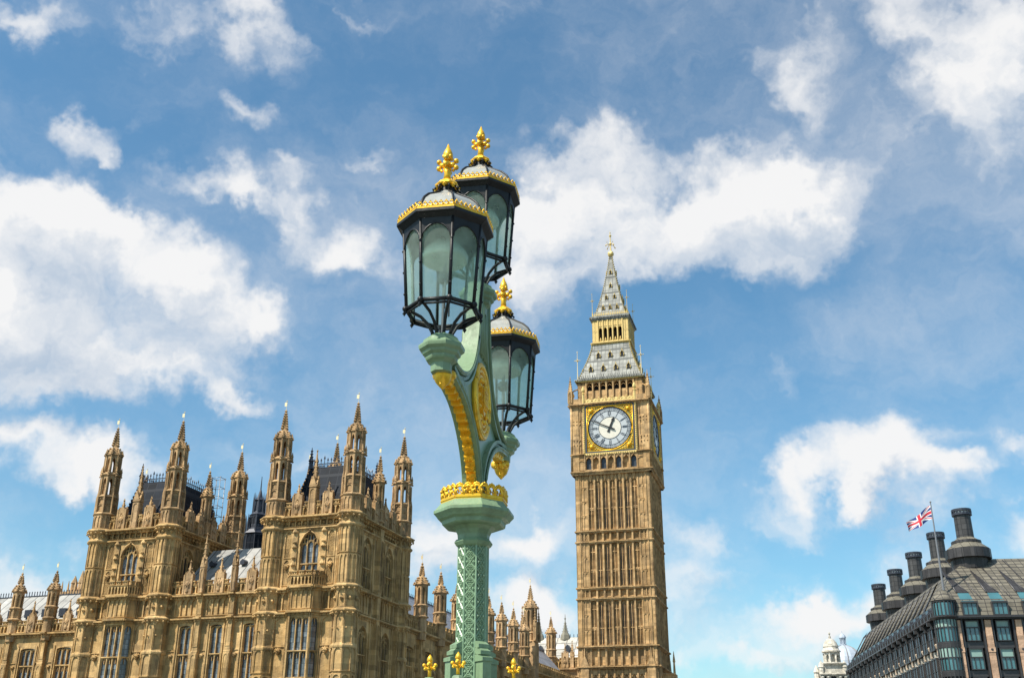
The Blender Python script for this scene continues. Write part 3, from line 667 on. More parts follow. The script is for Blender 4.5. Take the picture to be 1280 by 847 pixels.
def flank_bay(fr, s0, s1):
    """side face of a pavilion: two tall arched windows per storey"""
    b = MB(*fr); c = (s0+s1)/2
    b.box(s0, s1, -1.0, -.46, -10, 21.5)
    ws = (c-2.35, c+2.35); H = .92
    for cx in ws:
        b.hole(cx-1.25, cx+1.25, 15.45, 20.5, cx-H, cx+H, 15.75, 18.9, 20.1, 0, -.42, 6)
        b.hole(cx-1.25, cx+1.25, 5.0, 13.4, cx-H, cx+H, 8.0, 11.6, 12.6, 0, -.42, 6)
        window(fr, cx-H, cx+H, 15.75, 20.1, 3, (17.5,), -.26, 1.1, glass=M['slit']); window(fr, cx-H, cx+H, 8.0, 12.6, 3, (10.28,), -.26, .9, glass=M['slit'])
        b.blind(cx-1.25, cx+1.25, 13.62, 15.18, 4, .0, .1, .12, .4)
        for sx in (-1, 1): b.box(cx+sx*1.18-.06, cx+sx*1.18+.06, -.05, .12, 5, 20.4)
    for a0, a1 in ((s0, ws[0]-1.25), (ws[0]+1.25, ws[1]-1.25), (ws[1]+1.25, s1)):
        b.box(a0, a1, -.46, -.05, -10, 21.4)
        m = (a0+a1)/2
        if a1-a0 > 1.5:
            b.box(m-.34, m+.34, -.1, .30, -10, 21.3); b.blind(m-.34, m+.34, 15.8, 20.3, 1, .36, .06, .14, .3); b.blind(m-.34, m+.34, 8, 13.0, 1, .36, .06, .14, .3)
            b.blind(a0, m-.36, 15.7, 20.3, 1, .02, .08, .2, .4); b.blind(m+.36, a1, 15.7, 20.3, 1, .02, .08, .2, .4)
            b.blind(a0, m-.36, 8, 13.0, 1, .02, .08, .2, .4); b.blind(m+.36, a1, 8, 13.0, 1, .02, .08, .2, .4)
        else: b.blind(a0, a1, 15.7, 20.3, 2, .02, .08, .12, .4); b.blind(a0, a1, 8, 13.0, 2, .02, .08, .12, .4)
    for i in range(16):
        x = s0+1+(i+.5)*(s1-s0-2)/16; b.octa(x, .0, 21.0, .17, .2)
    for z, d in ((13.42, .24), (15.4, .26), (20.55, .16), (21.52, .36)): b.string(s0+.6, s1-.6, 0, z, .24, d, .5, .2)
    b.build('wall', ST, palace)
    parapet(fr, s0+.95, s1-.95, 21.6, 22.85, .95, -.05)
    for k in (-3, -1.15, 1.15, 3): gable_niche(fr, c+k*.92, 21.6, 23.35, 24.5, -.05)
pin_front = pinnacle(21.6, 27.5, .30)
pin_front.location = (-W_PAV/2, -.2, 0)
def pavilion(x0):
    fr = (0, -.34, 0)
    front_bay(fr, x0-W_PAV, x0, 'front')
    flank_bay((x0+.3, 0, pi/2), 0, D_PAV)
    flank_bay((x0-W_PAV-.3, D_PAV, -pi/2), 0, D_PAV)
    b = MB(); b.frame(0, D_PAV, pi); b.box(-x0, -x0+W_PAV, -1, 0, -10, 21.6); b.build('wall', ST, palace)
    # steep iron roof, truncated, with cresting
    a0, a1, y0, y1 = x0-W_PAV+.85, x0-.85, .75, D_PAV-.75
    t0, t1, u0, u1 = x0-W_PAV+1.75, x0-1.75, 2.2, D_PAV-2.2
    b = MB(); zb, zt = 21.9, 26.55
    lo = [b.P(x, -y, zb) for x, y in ((a0, y0), (a1, y0), (a1, y1), (a0, y1))]; hi = [b.P(x, -y, zt) for x, y in ((t0, u0), (t1, u0), (t1, u1), (t0, u1))]
    b.face(hi[::-1]); b.face(lo)
    for i in range(4): b.face([lo[i], lo[(i+1) % 4], hi[(i+1) % 4], hi[i]])
    r = b.build('roof', M['ironroof'], palace)
    c = MB()
    def crest(p, q, z, h, step=.32):
        L_ = sqrt((q[0]-p[0])**2+(q[1]-p[1])**2); n = int(L_/step); ang = atan2(q[1]-p[1], q[0]-p[0])
        c.frame(p[0], p[1], ang); c.box(0, L_, -.03, .03, z, z+.07); c.box(0, L_, -.025, .025, z+h*.42, z+h*.5)
        for i in range(n+1):
            s = i*L_/n; tall = h*(1.25 if i % 4 == 0 else 1.0)
            c.box(s-.025, s+.025, -.02, .02, z, z+tall*.9); c.ext([(s-.09, z+tall*.82), (s, z+tall*.72), (s+.09, z+tall*.82), (s, z+tall*1.08)], -.02, .02)
            if i < n: c.tube([(s+.02, 0, z+.1), (s+L_/n/2, 0, z+h*.40), (s+L_/n-.02, 0, z+.1)], .022, 4)
        c.frame()
    K4 = ((t0, u0), (t1, u0), (t1, u1), (t0, u1))
    for i in range(4): crest(K4[i], K4[(i+1) % 4], zt, .85)
    for p, q in (((a0+.2, y0-.2), (a1-.2, y0-.2)), ((a1, y0), (a1, y1)), ((a0, y1), (a0, y0))): crest(p, q, zb+.9, .62, .36)
    for (x, y), (x2, y2) in zip(((a0, y0), (a1, y0), (a1, y1), (a0, y1)), K4):
        for i in range(13):
            t = i/13; c.octa(x+(x2-x)*t, -(y+(y2-y)*t), zb+(zt-zb)*t+.08, .11, .16)
    for x, y in K4:
        c.lathe(x, -y, [(.22, zt), (.16, zt+.6), (.26, zt+.75), (.10, zt+1.1), (.03, zt+2.0)], 6)
        for k in range(5): crocket_ring_at(c, x, -y, .2-.03*k, zt+.55+.28*k)
    c.build('cresting', M['iron'], r)
    # lead glazing bars on the faces
def crocket_ring_at(b, x, o, r, z):
    for k in range(4): b.octa(x+r*cos(k*pi/2), o+r*sin(k*pi/2), z, .07, .09)
pavilion(0); pavilion(-W_PAV-GAP)
copy_part(pin_front, palace, (-W_PAV-GAP-W_PAV/2, -.2, 0))
# flank pinnacles at the middle of each side
mid_t = small_turret(20.8, 22.0, 28.2, 'turret', .55)
mid_t.location = (0, D_PAV/2, 0)
for x in (-W_PAV, -W_PAV-GAP, -2*W_PAV-GAP): copy_part(mid_t, palace, (x, D_PAV/2, 0))
# ---- the range linking the two pavilions
def range_wall(fr, s0, s1, bays, buttresses, o, zc, zp, win, lights, low=5.0, band=True, hw=.56, name='wall'):
    b = MB(*fr); b.box(s0, s1, o-1.0, o-.42, -10, zc+.1)
    edges = sorted(buttresses); bays = sorted(bays)
    for c in bays:
        b.hole(c-hw-.28, c+hw+.28, 4.0, 13.35 if band else zc-.1, c-hw, c+hw, 5.4, win-.16, win, o, o-.4, 4)
        window(fr, c-hw, c+hw, 5.4, win, lights, (7.9, 10.45), o-.22, .18)
        for sx in (-1, 1): b.box(c+sx*(hw+.2)-.05, c+sx*(hw+.2)+.05, o-.02, o+.09, 4, win+.2)
        carved(b, c-hw-.62, o+.06, 10.3, .2); carved(b, c+hw+.62, o+.06, 10.3, .2)
        if band:
            b.box(c-1.4, c+1.4, o-.42, o-.12, 13.3, 15.4)
    pts = [s0] + [x for c in bays for x in (c-hw-.28, c+hw+.28)] + [s1]
    for a0, a1 in zip(pts[0::2], pts[1::2]):
        if a1-a0 > .05:
            b.box(a0, a1, o-.42, o-.07, -10, zc)
            b.blind(a0, a1, 10.7, 13.1 if band else zc-.4, max(1, int((a1-a0)/.75)), o, .06, .2, .4); b.blind(a0, a1, 7.0, 10.4, max(1, int((a1-a0)/.75)), o, .06, .2, .4)
    if band: b.blind(s0, s1, 13.62, 15.1, int((s1-s0)/.52), o+.02, .13, .12, .4); b.string(s0, s1, o, 13.42, .24, .24, .45, .18)
    b.string(s0, s1, o, zc, .26, .3, .45, .22)
    b.build(name, ST, palace)
    for c in edges:
        bt = MB(*fr)
        bt.box(c-.31, c+.31, o-.1, o+.42, -10, 10.6); bt.wedge(c-.31, c+.31, o-.1, o+.42, 10.6, 11.0, 10.6); bt.box(c-.27, c+.27, o-.1, o+.34, 10.6, zc+.1)
        for z0, z1 in ((7.2, 10.4), (11.0, 13.1 if zc > 14 else zc-.3)): bt.blind(c-.25, c+.25, z0, z1, 1, o+.46 if z1 < 10.5 else o+.38, .05, .12, .3)
        if band: bt.blind(c-.25, c+.25, 13.7, 15.0, 1, o+.38, .05, .12, .3); bt.string(c-.3, c+.3, o+.30, 13.42, .24, .26, .3, .16)
        bt.string(c-.3, c+.3, o+.30, zc, .26, .30, .3, .18)
        bt.build('buttress', ST, palace)
gx0, gx1 = -W_PAV-GAP+.9, -W_PAV-.9
range_wall((0, 0, 0), gx0, gx1, (-15.12-.15, -12.05-.15, -8.85-.15), (-13.93, -10.76), -.25, 15.4, 16.65, 12.85, 2)
parapet((0, 0, 0), gx0, gx1, 15.5, 16.65, .80, -.2)
pin1 = pinnacle(15.5, 20.8, .19); pin1.location = (-13.93, -.05, 0)
copy_part(pin1, palace, (-10.76, -.05, 0))
for s in (-15.45, -12.3, -9.15): gable_niche((0, 0, 0), s, 15.5, 17.1, 18.55, -.2, .38)
b = MB(); zr0, zr1 = 15.9, 20.55
b.quad((gx0, -1.1, zr0), (gx1, -1.1, zr0), (gx1, -6.0, zr1), (gx0, -6.0, zr1)); b.quad((gx0, -6.0, zr1), (gx1, -6.0, zr1), (gx1, -11, zr0), (gx0, -11, zr0))
lr = b.build('roof', M['lead'], palace)
d = MB()
for s, o, z in ((-15.6, -3.9, 18.6), (-12.4, -3.9, 18.6), (-9.3, -3.9, 18.6)): 
    d.ext([(s-.22, z), (s+.22, z), (s+.22, z+.3), (s, z+.5), (s-.22, z+.3)], o-.5, o+.35)
d.build('dormer', M['iron'], lr)
# ---- left wing, set back
OW = -4.5
lw_b = [-29.2-4.1*i for i in range(1, 5)]
range_wall((0, 0, 0), -46, -2*W_PAV-GAP-.5, [-31.1-4.1*i for i in range(4)], [-29.05]+lw_b, OW, 13.4, 14.5, 12.05, 3, band=False, hw=.82)
parapet((0, 0, 0), -46, -2*W_PAV-GAP-.6, 13.5, 14.65, .8, OW+.05)
wt0 = small_turret(13.3, 14.75, 19.3, 'turret', .60); wt0.location = (lw_b[0], -OW, 0)
for s in lw_b[1:]+[-29.05]: copy_part(wt0, palace, (s, -OW, 0))
for i in range(4): gable_niche((0, 0, 0), -31.15-4.1*i, 13.5, 14.9, 16.5, OW+.05, .36)
b = MB(); x0, x1 = -60, -2*W_PAV-GAP
b.quad((x0, OW-1.2, 13.7), (x1, OW-1.2, 13.7), (x1, OW-6.2, 18.1), (x0, OW-6.2, 18.1)); b.quad((x0, OW-6.2, 18.1), (x1, OW-6.2, 18.1), (x1, OW-12, 13), (x0, OW-12, 13))
lr = b.build('roof', M['lead'], palace)
c = MB()
c.box(x0, x1, OW-6.26, OW-6.14, 18.1, 18.2)
for i in range(100):
    s = x1-.3-i*.33; c.box(s-.03, s+.03, OW-6.23, OW-6.17, 18.2, 18.55); c.octa(s, OW-6.2, 18.55, .08, .12)
c.build('cresting', M['iron'], lr)
for i in range(7):
    s = -28.3-2.05*i; d = MB(); z = 15.95
    d.ext([(s-.38, z-.5), (s+.38, z-.5), (s+.38, z+.25), (s-.38, z+.25)], OW-3.9, OW-2.9); d.build('dormer', M['iron'], lr)
# ---- north range running back to the clock tower
FN = (0, 0, pi/2)
nb = [16.0, 21.1, 26.15, 31.2, 36.4, 41.1, 45.75, 50.3]
wins = [(a+b_)/2 for a, b_ in zip([11.6]+nb, nb)]
range_wall(FN, D_PAV+.5, 78, wins, nb, 0.0, 13.75, 15.1, 12.2, 3, band=False, hw=.95)
parapet(FN, D_PAV+.9, 78, 13.85, 15.05, .95, .05)
nt0 = small_turret(13.6, 15.15, 20.4, 'turret', .68); nt0.location = (.1, nb[0], 0)
for s in nb[1:]: copy_part(nt0, palace, (.1, s, 0))
tall = small_turret(13.6, 17.2, 24.4, 'turret', .95); tall.location = (.1, 53.0, 0)
b = MB(0, 0, pi/2); b.box(52.1, 53.9, -1, .9, 0, 17.2); b.blind(52.1, 53.9, 14, 17, 3, .95, .07, .12, .4); b.build('buttress', M['turret'], palace)
for dx, dy in ((.85, -.85), (.85, .85), (-.85, -.85)):
    q = pinnacle(17.2, 21.6, .17); q.location = (.1+dx, 53+dy, 0)
b = MB(0, 0, pi/2)
b.quad((D_PAV, -1.2, 14.4), (78, -1.2, 14.4), (78, -5.2, 18.85), (D_PAV, -5.2, 18.85)); b.quad((D_PAV, -5.2, 18.85), (78, -5.2, 18.85), (78, -9.5, 14.4), (D_PAV, -9.5, 14.4))
lr = b.build('roof', M['leadblue'], palace)
c = MB(0, 0, pi/2); c.box(D_PAV, 78, -5.26, -5.14, 18.85, 18.93)
for i in range(130):
    s = D_PAV+1+i*.5; c.box(s-.03, s+.03, -5.23, -5.17, 18.93, 19.2)
c.build('cresting', M['iron'], lr)
# ---- iron ventilation turret behind the link, scaffold, far block
def world_to_palace(x, y):
    dx, dy = x+21.983*90/145, y-90; return dx*cos(TH)+dy*sin(TH), -dx*sin(TH)+dy*cos(TH)
vx, vy = world_to_palace(-26.4, 110)
b = MB(vx, vy, 0)
b.lathe(0, 0, [(1.25, 14), (1.25, 24.0), (1.4, 24.1), (1.15, 24.5), (1.0, 24.6), (.86, 26.0), (.95, 26.1), (.62, 26.4), (.52, 26.5), (.46, 27.6), (.56, 27.7), (.30, 28.0), (.07, 28.9), (.03, 30.3)], 8)
for k in range(8):
    a = k*pi/4+pi/8
    b.lathe(1.2*cos(a), 1.2*sin(a), [(.12, 21.5), (.10, 25.2), (.02, 26.1)], 4); b.lathe(.62*cos(a), .62*sin(a), [(.08, 26.0), (.06, 27.8), (.01, 28.5)], 4)
vt = b.build('ventilation_turret', M['iron'], palace)
for r_, q in ((1.17, (-.42, .42, 22.2, 23.9, 2, .04, .03, .1, .3)), (.86, (-.3, .3, 24.8, 25.9, 2, .05, .03, .08, .25))):
    b = MB()
    for k in range(8): a = k*pi/4; b.frame(vx+r_*sin(a), vy-r_*cos(a), a); b.blind(*q)
    b.build('louvre', M['ironroof'], vt)
fx, fy = world_to_palace(-52.6, 130)
b = MB(fx, fy, 0); b.box(-3.2, 3.2, -5, 0, 12, 21.6); b.blind(-3.2, 3.2, 19.6, 21.4, 8, .1, .08, .15, .4)
for s in (-2.9, -1.8, -.9, .1, 1.0, 1.9, 2.9): b.lathe(s, -.2, [(.14, 21.6), (.1, 22.3), (.02, 22.9)], 4)
b.build('wall', M['turret'], palace)
for s, z in ((-.75, 23.6), (.25, 24.2)): b = MB(fx, fy, 0); b.lathe(s, -1, [(.42, 21.6), (.36, 22.6), (.42, 22.7), (.04, z)], 6); b.build('turret', M['turret'], palace)

# scaffolding on the roof of the southern pavilion
sx_, sy_ = at(274, 620, 104)[0:2]
sc = thing('scaffold', 'thin metal scaffold frame rising between two turrets above the dark roof', 'scaffold', (sx_, sy_, 0), TH)
b = MB()
for x, y in ((-.5, 0), (.5, 0), (-.5, .9), (.5, .9)): b.tube([(x, y, 20.5), (x, y, 28.4)], .035, 5)
b.build('upright', M['steel'], sc)
b = MB()
for i in range(7):
    z = 22.6+i*.95
    for y in (0, .9): b.tube([(-.6, y, z), (.6, y, z)], .028, 5)
    for x in (-.5, .5): b.tube([(x, 0, z), (x, .9, z)], .028, 5)
b.build('crossbar', M['steel'], sc)

# =================================================================== CLOCK TOWER
TX, TY = 15.81, 163.0
tower = thing('clock_tower', 'tall gothic clock tower with white dial and grey spire, right of the lamp', 'clock tower', (TX, TY, 0), TT)
HW = 5.9
TS = M['tower']
FR4 = [(0, 0, 0), (HW, HW, pi/2), (0, 2*HW, pi), (-HW, HW, -pi/2)]
ribs = [-4.02+1.149*i for i in range(8)]
def shaft_face(fr):
    b = MB(*fr)
    stages = ((-7, 16.4, None), (16.75, 19.35, 'band'), (19.65, 26.35, 'win'), (26.65, 27.95, 'band'), (28.25, 34.95, 'win'), (35.25, 36.6, 'band'), (36.95, 45.9, 'top'))
    b.box(-4.02, 4.02, -1.0, -.46, -7, 46.2)
    for r in ribs: b.box(r-.12, r+.12, -.46, -.02, -7, 46.0)
    for z0, z1, kind in stages:
        for i in range(7):
            a0, a1 = ribs[i]+.12, ribs[i+1]-.12; m = (a0+a1)/2
            if kind == 'band': b.hole(a0, a1, z0, z1, a0+.09, a1-.09, z0+.08, z1-.4, z1-.12, -.22, -.44, 3)
            elif kind is None:
                b.hole(a0, a1, 8, z1, a0+.1, a1-.1, 8.2, z1-1.6, z1-.9, -.20, -.44, 3)
                if i in (1, 2, 4, 5): b.box(m-.14, m+.14, -.44, -.40, 8, z1-1.2)
            else:
                top = z1 if kind == 'win' else 44.9
                b.hole(a0, a1, z0, z1, a0+.06, a1-.06, z0+.05, top-.55, top-.1, -.16, -.44, 3)
                b.box(m-.045, m+.045, -.44, -.26, z0, top-.5)
                for q in (.25, .75): b.box(a0+(a1-a0)*q-.02, a0+(a1-a0)*q+.02, -.44, -.34, z0, top-.4)
                hh = z0+(top-z0)*.37 if kind == 'win' else z0+(top-z0)*.42
                if i in (0, 3, 6):
                    b.box(a0, a1, -.44, -.28, hh-.25, hh+.2)
                    for sx in (-1, 1): b.octa(m+sx*.2, -.26, hh, .12)
                    b.box(a0, a1, -.44, -.28, top-1.5, top-1.35)
                else: b.box(a0, a1, -.44, -.30, hh-.06, hh+.06)
                if kind == 'top': b.lathe(m, -.12, [(.05, 44.6), (.26, 45.1), (.30, 45.3), (.2, 45.7)], 6)
    # corner piers with panelling
    for sx in (-1, 1):
        a0, a1 = (4.02, 5.94) if sx > 0 else (-5.94, -4.02)
        for z0, z1, kind in stages:
            if kind == 'band': b.blind(a0+.02, a1-.02, z0, z1, 3, .02, .1, .16, .3)
            else:
                z0_ = max(z0, 6); nseg = 4 if kind == 'top' else 3
                for q in range(nseg):
                    za, zb = z0_+(z1-z0_)*q/nseg, z0_+(z1-z0_)*(q+1)/nseg-.08
                    b.blind(a0+.02, a1-.02, za, zb, 3, .02, .09, .17, .3)
        b.box(a0-.0+(0 if sx > 0 else .0), a1, -.9, -.08, -7, 46.2)
        e = 5.28*sx; b.box(e-.07, e+.07, -.05, .16, -7, 46.0)
        # gablet on the lower ledge
        c = 4.95*sx; b.ext([(c-.62, 14.0), (c+.62, 14.0), (c+.62, 16.8), (c, 18.3), (c-.62, 16.8)], .02, .34); b.lathe(c, .2, [(.16, 18.0), (.10, 19.0), (.02, 19.7)], 4)
        b.hole(c-.5, c+.5, 14, 16.8, c-.3, c+.3, 14.1, 16.0, 16.7, .36, .34, 3)
    b.build('facade', TS, tower)
    for z, d in ((16.58, .34), (19.49, .24), (26.49, .16), (28.1, .14), (35.09, .14), (36.77, .16)):
        s = MB(*fr); s.string(-HW-.05, HW+.05, .0, z, .26, d, 1.15, .17)
        for sx in (-1, 1): s.box(sx*5.0-1.0, sx*5.0+1.0, -.2, d+.10, z-.14, z+.05)
        s.build('string_course', TS, tower)
    for i in (1, 2, 4, 5):
        a0, a1 = ribs[i]+.12, ribs[i+1]-.12
        for z0, z1 in ((19.9, 25.6), (28.5, 34.2), (37.2, 43.6)):
            g = MB(*fr); g.quad((a0+.16, -.435, z0), (a1-.2, -.435, z0), (a1-.2, -.435, z1), (a0+.16, -.435, z1)); g.build('slit_window', M['slit'], tower)
core = MB(0, HW, 0); core.box(-5.2, 5.2, -5.2, 5.2, -7, 60); core.build('shaft', TS, tower)
for fr in FR4: shaft_face(fr)
# clock stage: slightly wider
CW = 6.35
def fr_out(k, e):
    a = (0, pi/2, pi, -pi/2)[k]; return (0 + (HW+e)*sin(a), HW - (HW+e)*cos(a), a)
def tube2(b, pts, o, r): b.tube([(s, o, z) for s, z in pts], r, 5)
def clock_stage(k):
    fr = fr_out(k, .4); b = MB(*fr)
    # corbel table under the stage
    b.wedge(-CW, CW, -1, .0, 45.6, 46.1, 46.1); b.string(-CW-.1, CW+.1, -.05, 46.15, .3, .22, .8, .22)
    # small arcade
    b.box(-CW, CW, -1.2, -.5, 46.0, 58)
    for i in range(7):
        a0, a1 = -4.2+i*1.2, -4.2+(i+1)*1.2
        b.hole(a0, a1, 46.3, 48.75, a0+.17, a1-.17, 46.45, 47.85, 48.4, 0, -.48, 4)
        b.box(a0-.09, a0+.09, -.02, .16, 46.3, 48.75); b.wedge(a0, a1, -.3, .2, 46.2, 46.4, 46.3); carved(b, (a0+a1)/2, .05, 48.55, .14)
    for sx in (-1, 1):
        a0, a1 = sorted((sx*4.2, sx*CW))
        b.box(a0, a1, -.5, -.1, 46.2, 57.4)
        b.blind(a0, a1, 46.35, 48.0, 2, .02, .1, .16, .3); b.blind(a0, a1, 48.1, 48.8, 2, .02, .1, .16, .2)
        for z0, z1 in ((49.1, 51.3), (51.4, 54.0), (54.1, 57.0)): b.blind(a0+.55 if sx > 0 else a0, a1 if sx > 0 else a1-.55, z0, z1, 2, .02, .1, .14, .4)
        for z in (51.35, 54.05, 50.6, 54.6):
            for q in range(3): b.octa(sx*(4.9+q*.5), .06, z, .15, .22)
        b.tube([(sx*CW, -.05, 46.3), (sx*CW, -.05, 57.4)], .14, 6)
        b.string(a0, a1, .0, 49.0, .2, .2, .6, .14)
    b.string(-CW-.1, CW+.1, .0, 57.35, .34, .38, .55, .22)
    b.box(-CW, CW, -1, -.05, 57.4, 57.9)
    for sx in (-1, 1): b.box(sx*5.3-1.0, sx*5.3+1.0, -.5, .25, 57.5, 58.3)
    b.build('clock_stage', TS, tower)
    for i in (0, 2, 4, 6):
        a0 = -4.2+i*1.2; g = MB(*fr); g.quad((a0+.1, -.45, 46.4), (a0+1.1, -.45, 46.4), (a0+1.1, -.45, 48.5), (a0+.1, -.45, 48.5)); g.build('window', M['slateglass'], tower)
    # the clock itself
    fr = fr_out(k, .46); cz = 53.08
    cl = MB(*fr)
    # gilded square frame: a plate with spandrels around the dial
    R = 3.43
    n = 48
    ring = [(R*1.06*cos(2*pi*i/n), cz+R*1.06*sin(2*pi*i/n)) for i in range(n)]
    sq = []
    for i in range(n):
        c_, s_ = cos(2*pi*i/n), sin(2*pi*i/n); m = 3.72/max(abs(c_), abs(s_)); sq.append((c_*m, cz+s_*m))
    for i in range(n):
        j = (i+1) % n; cl.cur = 1; cl.quad((ring[i][0], .02, ring[i][1]), (ring[j][0], .02, ring[j][1]), (sq[j][0], .02, sq[j][1]), (sq[i][0], .02, sq[i][1]))
    cl.cur = 0
    for sx in (-1, 1):
        for sz in (-1, 1):
            cl.sphere(sx*3.0, .06, cz+sz*3.0, .34, 10, 6)
            for q in range(6): a = q*pi/3; cl.octa(sx*3.0+.5*cos(a), .06, cz+sz*3.0+.5*sin(a), .14)
    cl.tube([(R*1.05*cos(2*pi*i/40), .06, cz+R*1.05*sin(2*pi*i/40)) for i in range(41)], .055, 6)
    for a_, b_ in (((-3.72, -3.72), (3.72, -3.72)), ((3.72, -3.72), (3.72, 3.72)), ((3.72, 3.72), (-3.72, 3.72)), ((-3.72, 3.72), (-3.72, -3.72))):
        cl.tube([(a_[0], .06, cz+a_[1]), (b_[0], .06, cz+b_[1])], .07, 5)
    for sx in (-1, 1):
        for sz in (-1, 1):
            for q in range(5):
                t_ = q/4; cl.tube([(sx*(3.55-.15*q), .05, cz+sz*(1.5+.35*q)), (sx*(3.62-.05*q), .07, cz+sz*(1.8+.38*q))], .06, 4)
                cl.tube([(sx*(1.5+.35*q), .05, cz+sz*(3.55-.15*q)), (sx*(1.8+.38*q), .07, cz+sz*(3.62-.05*q))], .06, 4)
    ck = cl.build('clock', [M['gold'], M['spandrel']], tower)
    e = MB(*fr)
    for x0, x1, z0, z1 in ((-3.98, -3.8, cz-3.98, cz+3.98), (3.8, 3.98, cz-3.98, cz+3.98), (-3.797, 3.797, cz+3.8, cz+3.98), (-3.797, 3.797, cz-3.98, cz-3.8)): e.box(x0, x1, -.3, .14, z0, z1)
    e.build('border', M['dialblack'], ck)
    e = MB(*fr)
    for sx in (-1, 1):
        e.box(sx*4.2-.16, sx*4.2+.16, -.3, .10, 49.0, 57.3)
        for i in range(26): e.octa(sx*4.2, .14, 49.2+i*.315, .15, .15)
    e.box(-4.2, 4.2, -.3, .12, 48.75, 49.08)
    for i in range(24): e.octa(-4.1+i*.357, .14, 48.92, .12)
    for i in range(15): e.octa(-4.1+i*.586, .16, 57.22, .13)
    e.build('gilded_strip', M['goldpaint'], ck)
    d = MB(*fr); pts = [(R*cos(2*pi*i/n), cz+R*sin(2*pi*i/n)) for i in range(n)]; d.face([d.P(s, .0, z) for s, z in pts]); d.build('dial', M['opal'], ck)
    d = MB(*fr); d.lathe(0, 0, [(.01, 0)], 3, None, False, False); d.v = []; d.f = []; d.sm = []; d.mi = []
    pts = [(R*.52*cos(2*pi*i/n), cz+R*.52*sin(2*pi*i/n)) for i in range(n)]; d.ext(pts, .002, .02); d.build('dial_centre', M['opalc'], ck)
    # ironwork: rings, minute track, Roman numerals
    d = MB(*fr)
    for rr, w in ((.985, .05), (.83, .03), (.53, .04)): tube2(d, [(R*rr*cos(2*pi*i/48), cz+R*rr*sin(2*pi*i/48)) for i in range(49)], .03, w)
    def radial(a, r0, r1, w, off=0.0, tilt=0.0, o=.035):
        ca, sa = sin(a), cos(a)
        p0 = (R*r0*ca + off*sa, cz + R*r0*sa - off*ca); p1 = (R*r1*ca + (off+tilt)*sa, cz + R*r1*sa - (off+tilt)*ca)
        dx, dz = p1[0]-p0[0], p1[1]-p0[1]; L_ = sqrt(dx*dx+dz*dz); nx, nz = -dz/L_*w/2, dx/L_*w/2
        d.ext([(p0[0]-nx, p0[1]-nz), (p0[0]+nx, p0[1]+nz), (p1[0]+nx, p1[1]+nz), (p1[0]-nx, p1[1]-nz)][::-1], .01, o)
    for i in range(60):
        a = i*pi/30; radial(a, .86, .965, .05 if i % 5 else .09); radial(a+pi/60, .88, .94, .05)
    ROM = ['XII', 'I', 'II', 'III', 'IV', 'V', 'VI', 'VII', 'VIII', 'IX', 'X', 'XI']
    for h in range(12):
        a = h*pi/6; t = ROM[h]; ws = {'I': .14, 'V': .30, 'X': .32}; tot = sum(ws[c] for c in t); x = -tot/2
        for c in t:
            w = ws[c]; m = x+w/2; x += w
            if c == 'I': radial(a, .60, .80, .075, -m)
            elif c == 'V': radial(a, .60, .80, .07, -m, .11); radial(a, .60, .80, .05, -m, -.11)
            else: radial(a, .60, .80, .07, -m-.11, .22); radial(a, .60, .80, .05, -m+.11, -.22)
        radial(a+pi/12, .83, .985, .06); radial(a, .53, .60, .05); radial(a, .80, .86, .12)
    d.build('numeral_ring', M['dialblack'], ck)
    def hand(a, pts, name, o):
        m = MB(*fr); ca, sa = cos(a), sin(a)
        m.ext([(x*ca + y*sa, cz - x*sa + y*ca) for x, y in pts][::-1], o, o+.06); m.build(name, M['black'], ck)
    hand(radians(295), [(-.09, -.9), (.09, -.9), (.14, -.3), (.10, 0), (.045, 3.25), (-.045, 3.25), (-.10, 0), (-.14, -.3)], 'minute_hand', .16)
    hand(radians(23), [(-.22, -.75), (.22, -.75), (.10, -.2), (.16, 0), (.13, 1.1), (.26, 1.35), (0, 1.95), (-.26, 1.35), (-.13, 1.1), (-.16, 0), (-.10, -.2)], 'hour_hand', .08)
    # gilded parapet above the clock
    p = MB(*fr_out(k, .5))
    p.box(-4.3, 4.3, -.3, -.02, 57.5, 57.95)
    for i in range(14):
        s = -4.0+i*.615; p.hole(s-.3, s+.3, 57.55, 58.05, s-.17, s+.17, 57.62, 57.8, 57.98, .04, -.02, 3)
    for i in range(8):
        s = -3.95+i*1.13; p.lathe(s, .02, [(.12, 57.9), (.08, 58.1), (.13, 58.25), (.03, 58.5)], 5)
        if i < 7: p.ext([(s+.1, 57.95), (s+1.03, 57.95), (s+.56, 58.25)], -.12, .03)
    for sx in (-1, 1): p.lathe(sx*4.2, .05, [(.2, 57.4), (.2, 59.0), (.3, 59.1), (.12, 59.3), (.33, 59.6), (.30, 59.9), (.06, 60.4)], 6)
    p.build('gilded_parapet', M['goldpaint'], tower)
for k in range(4): clock_stage(k)
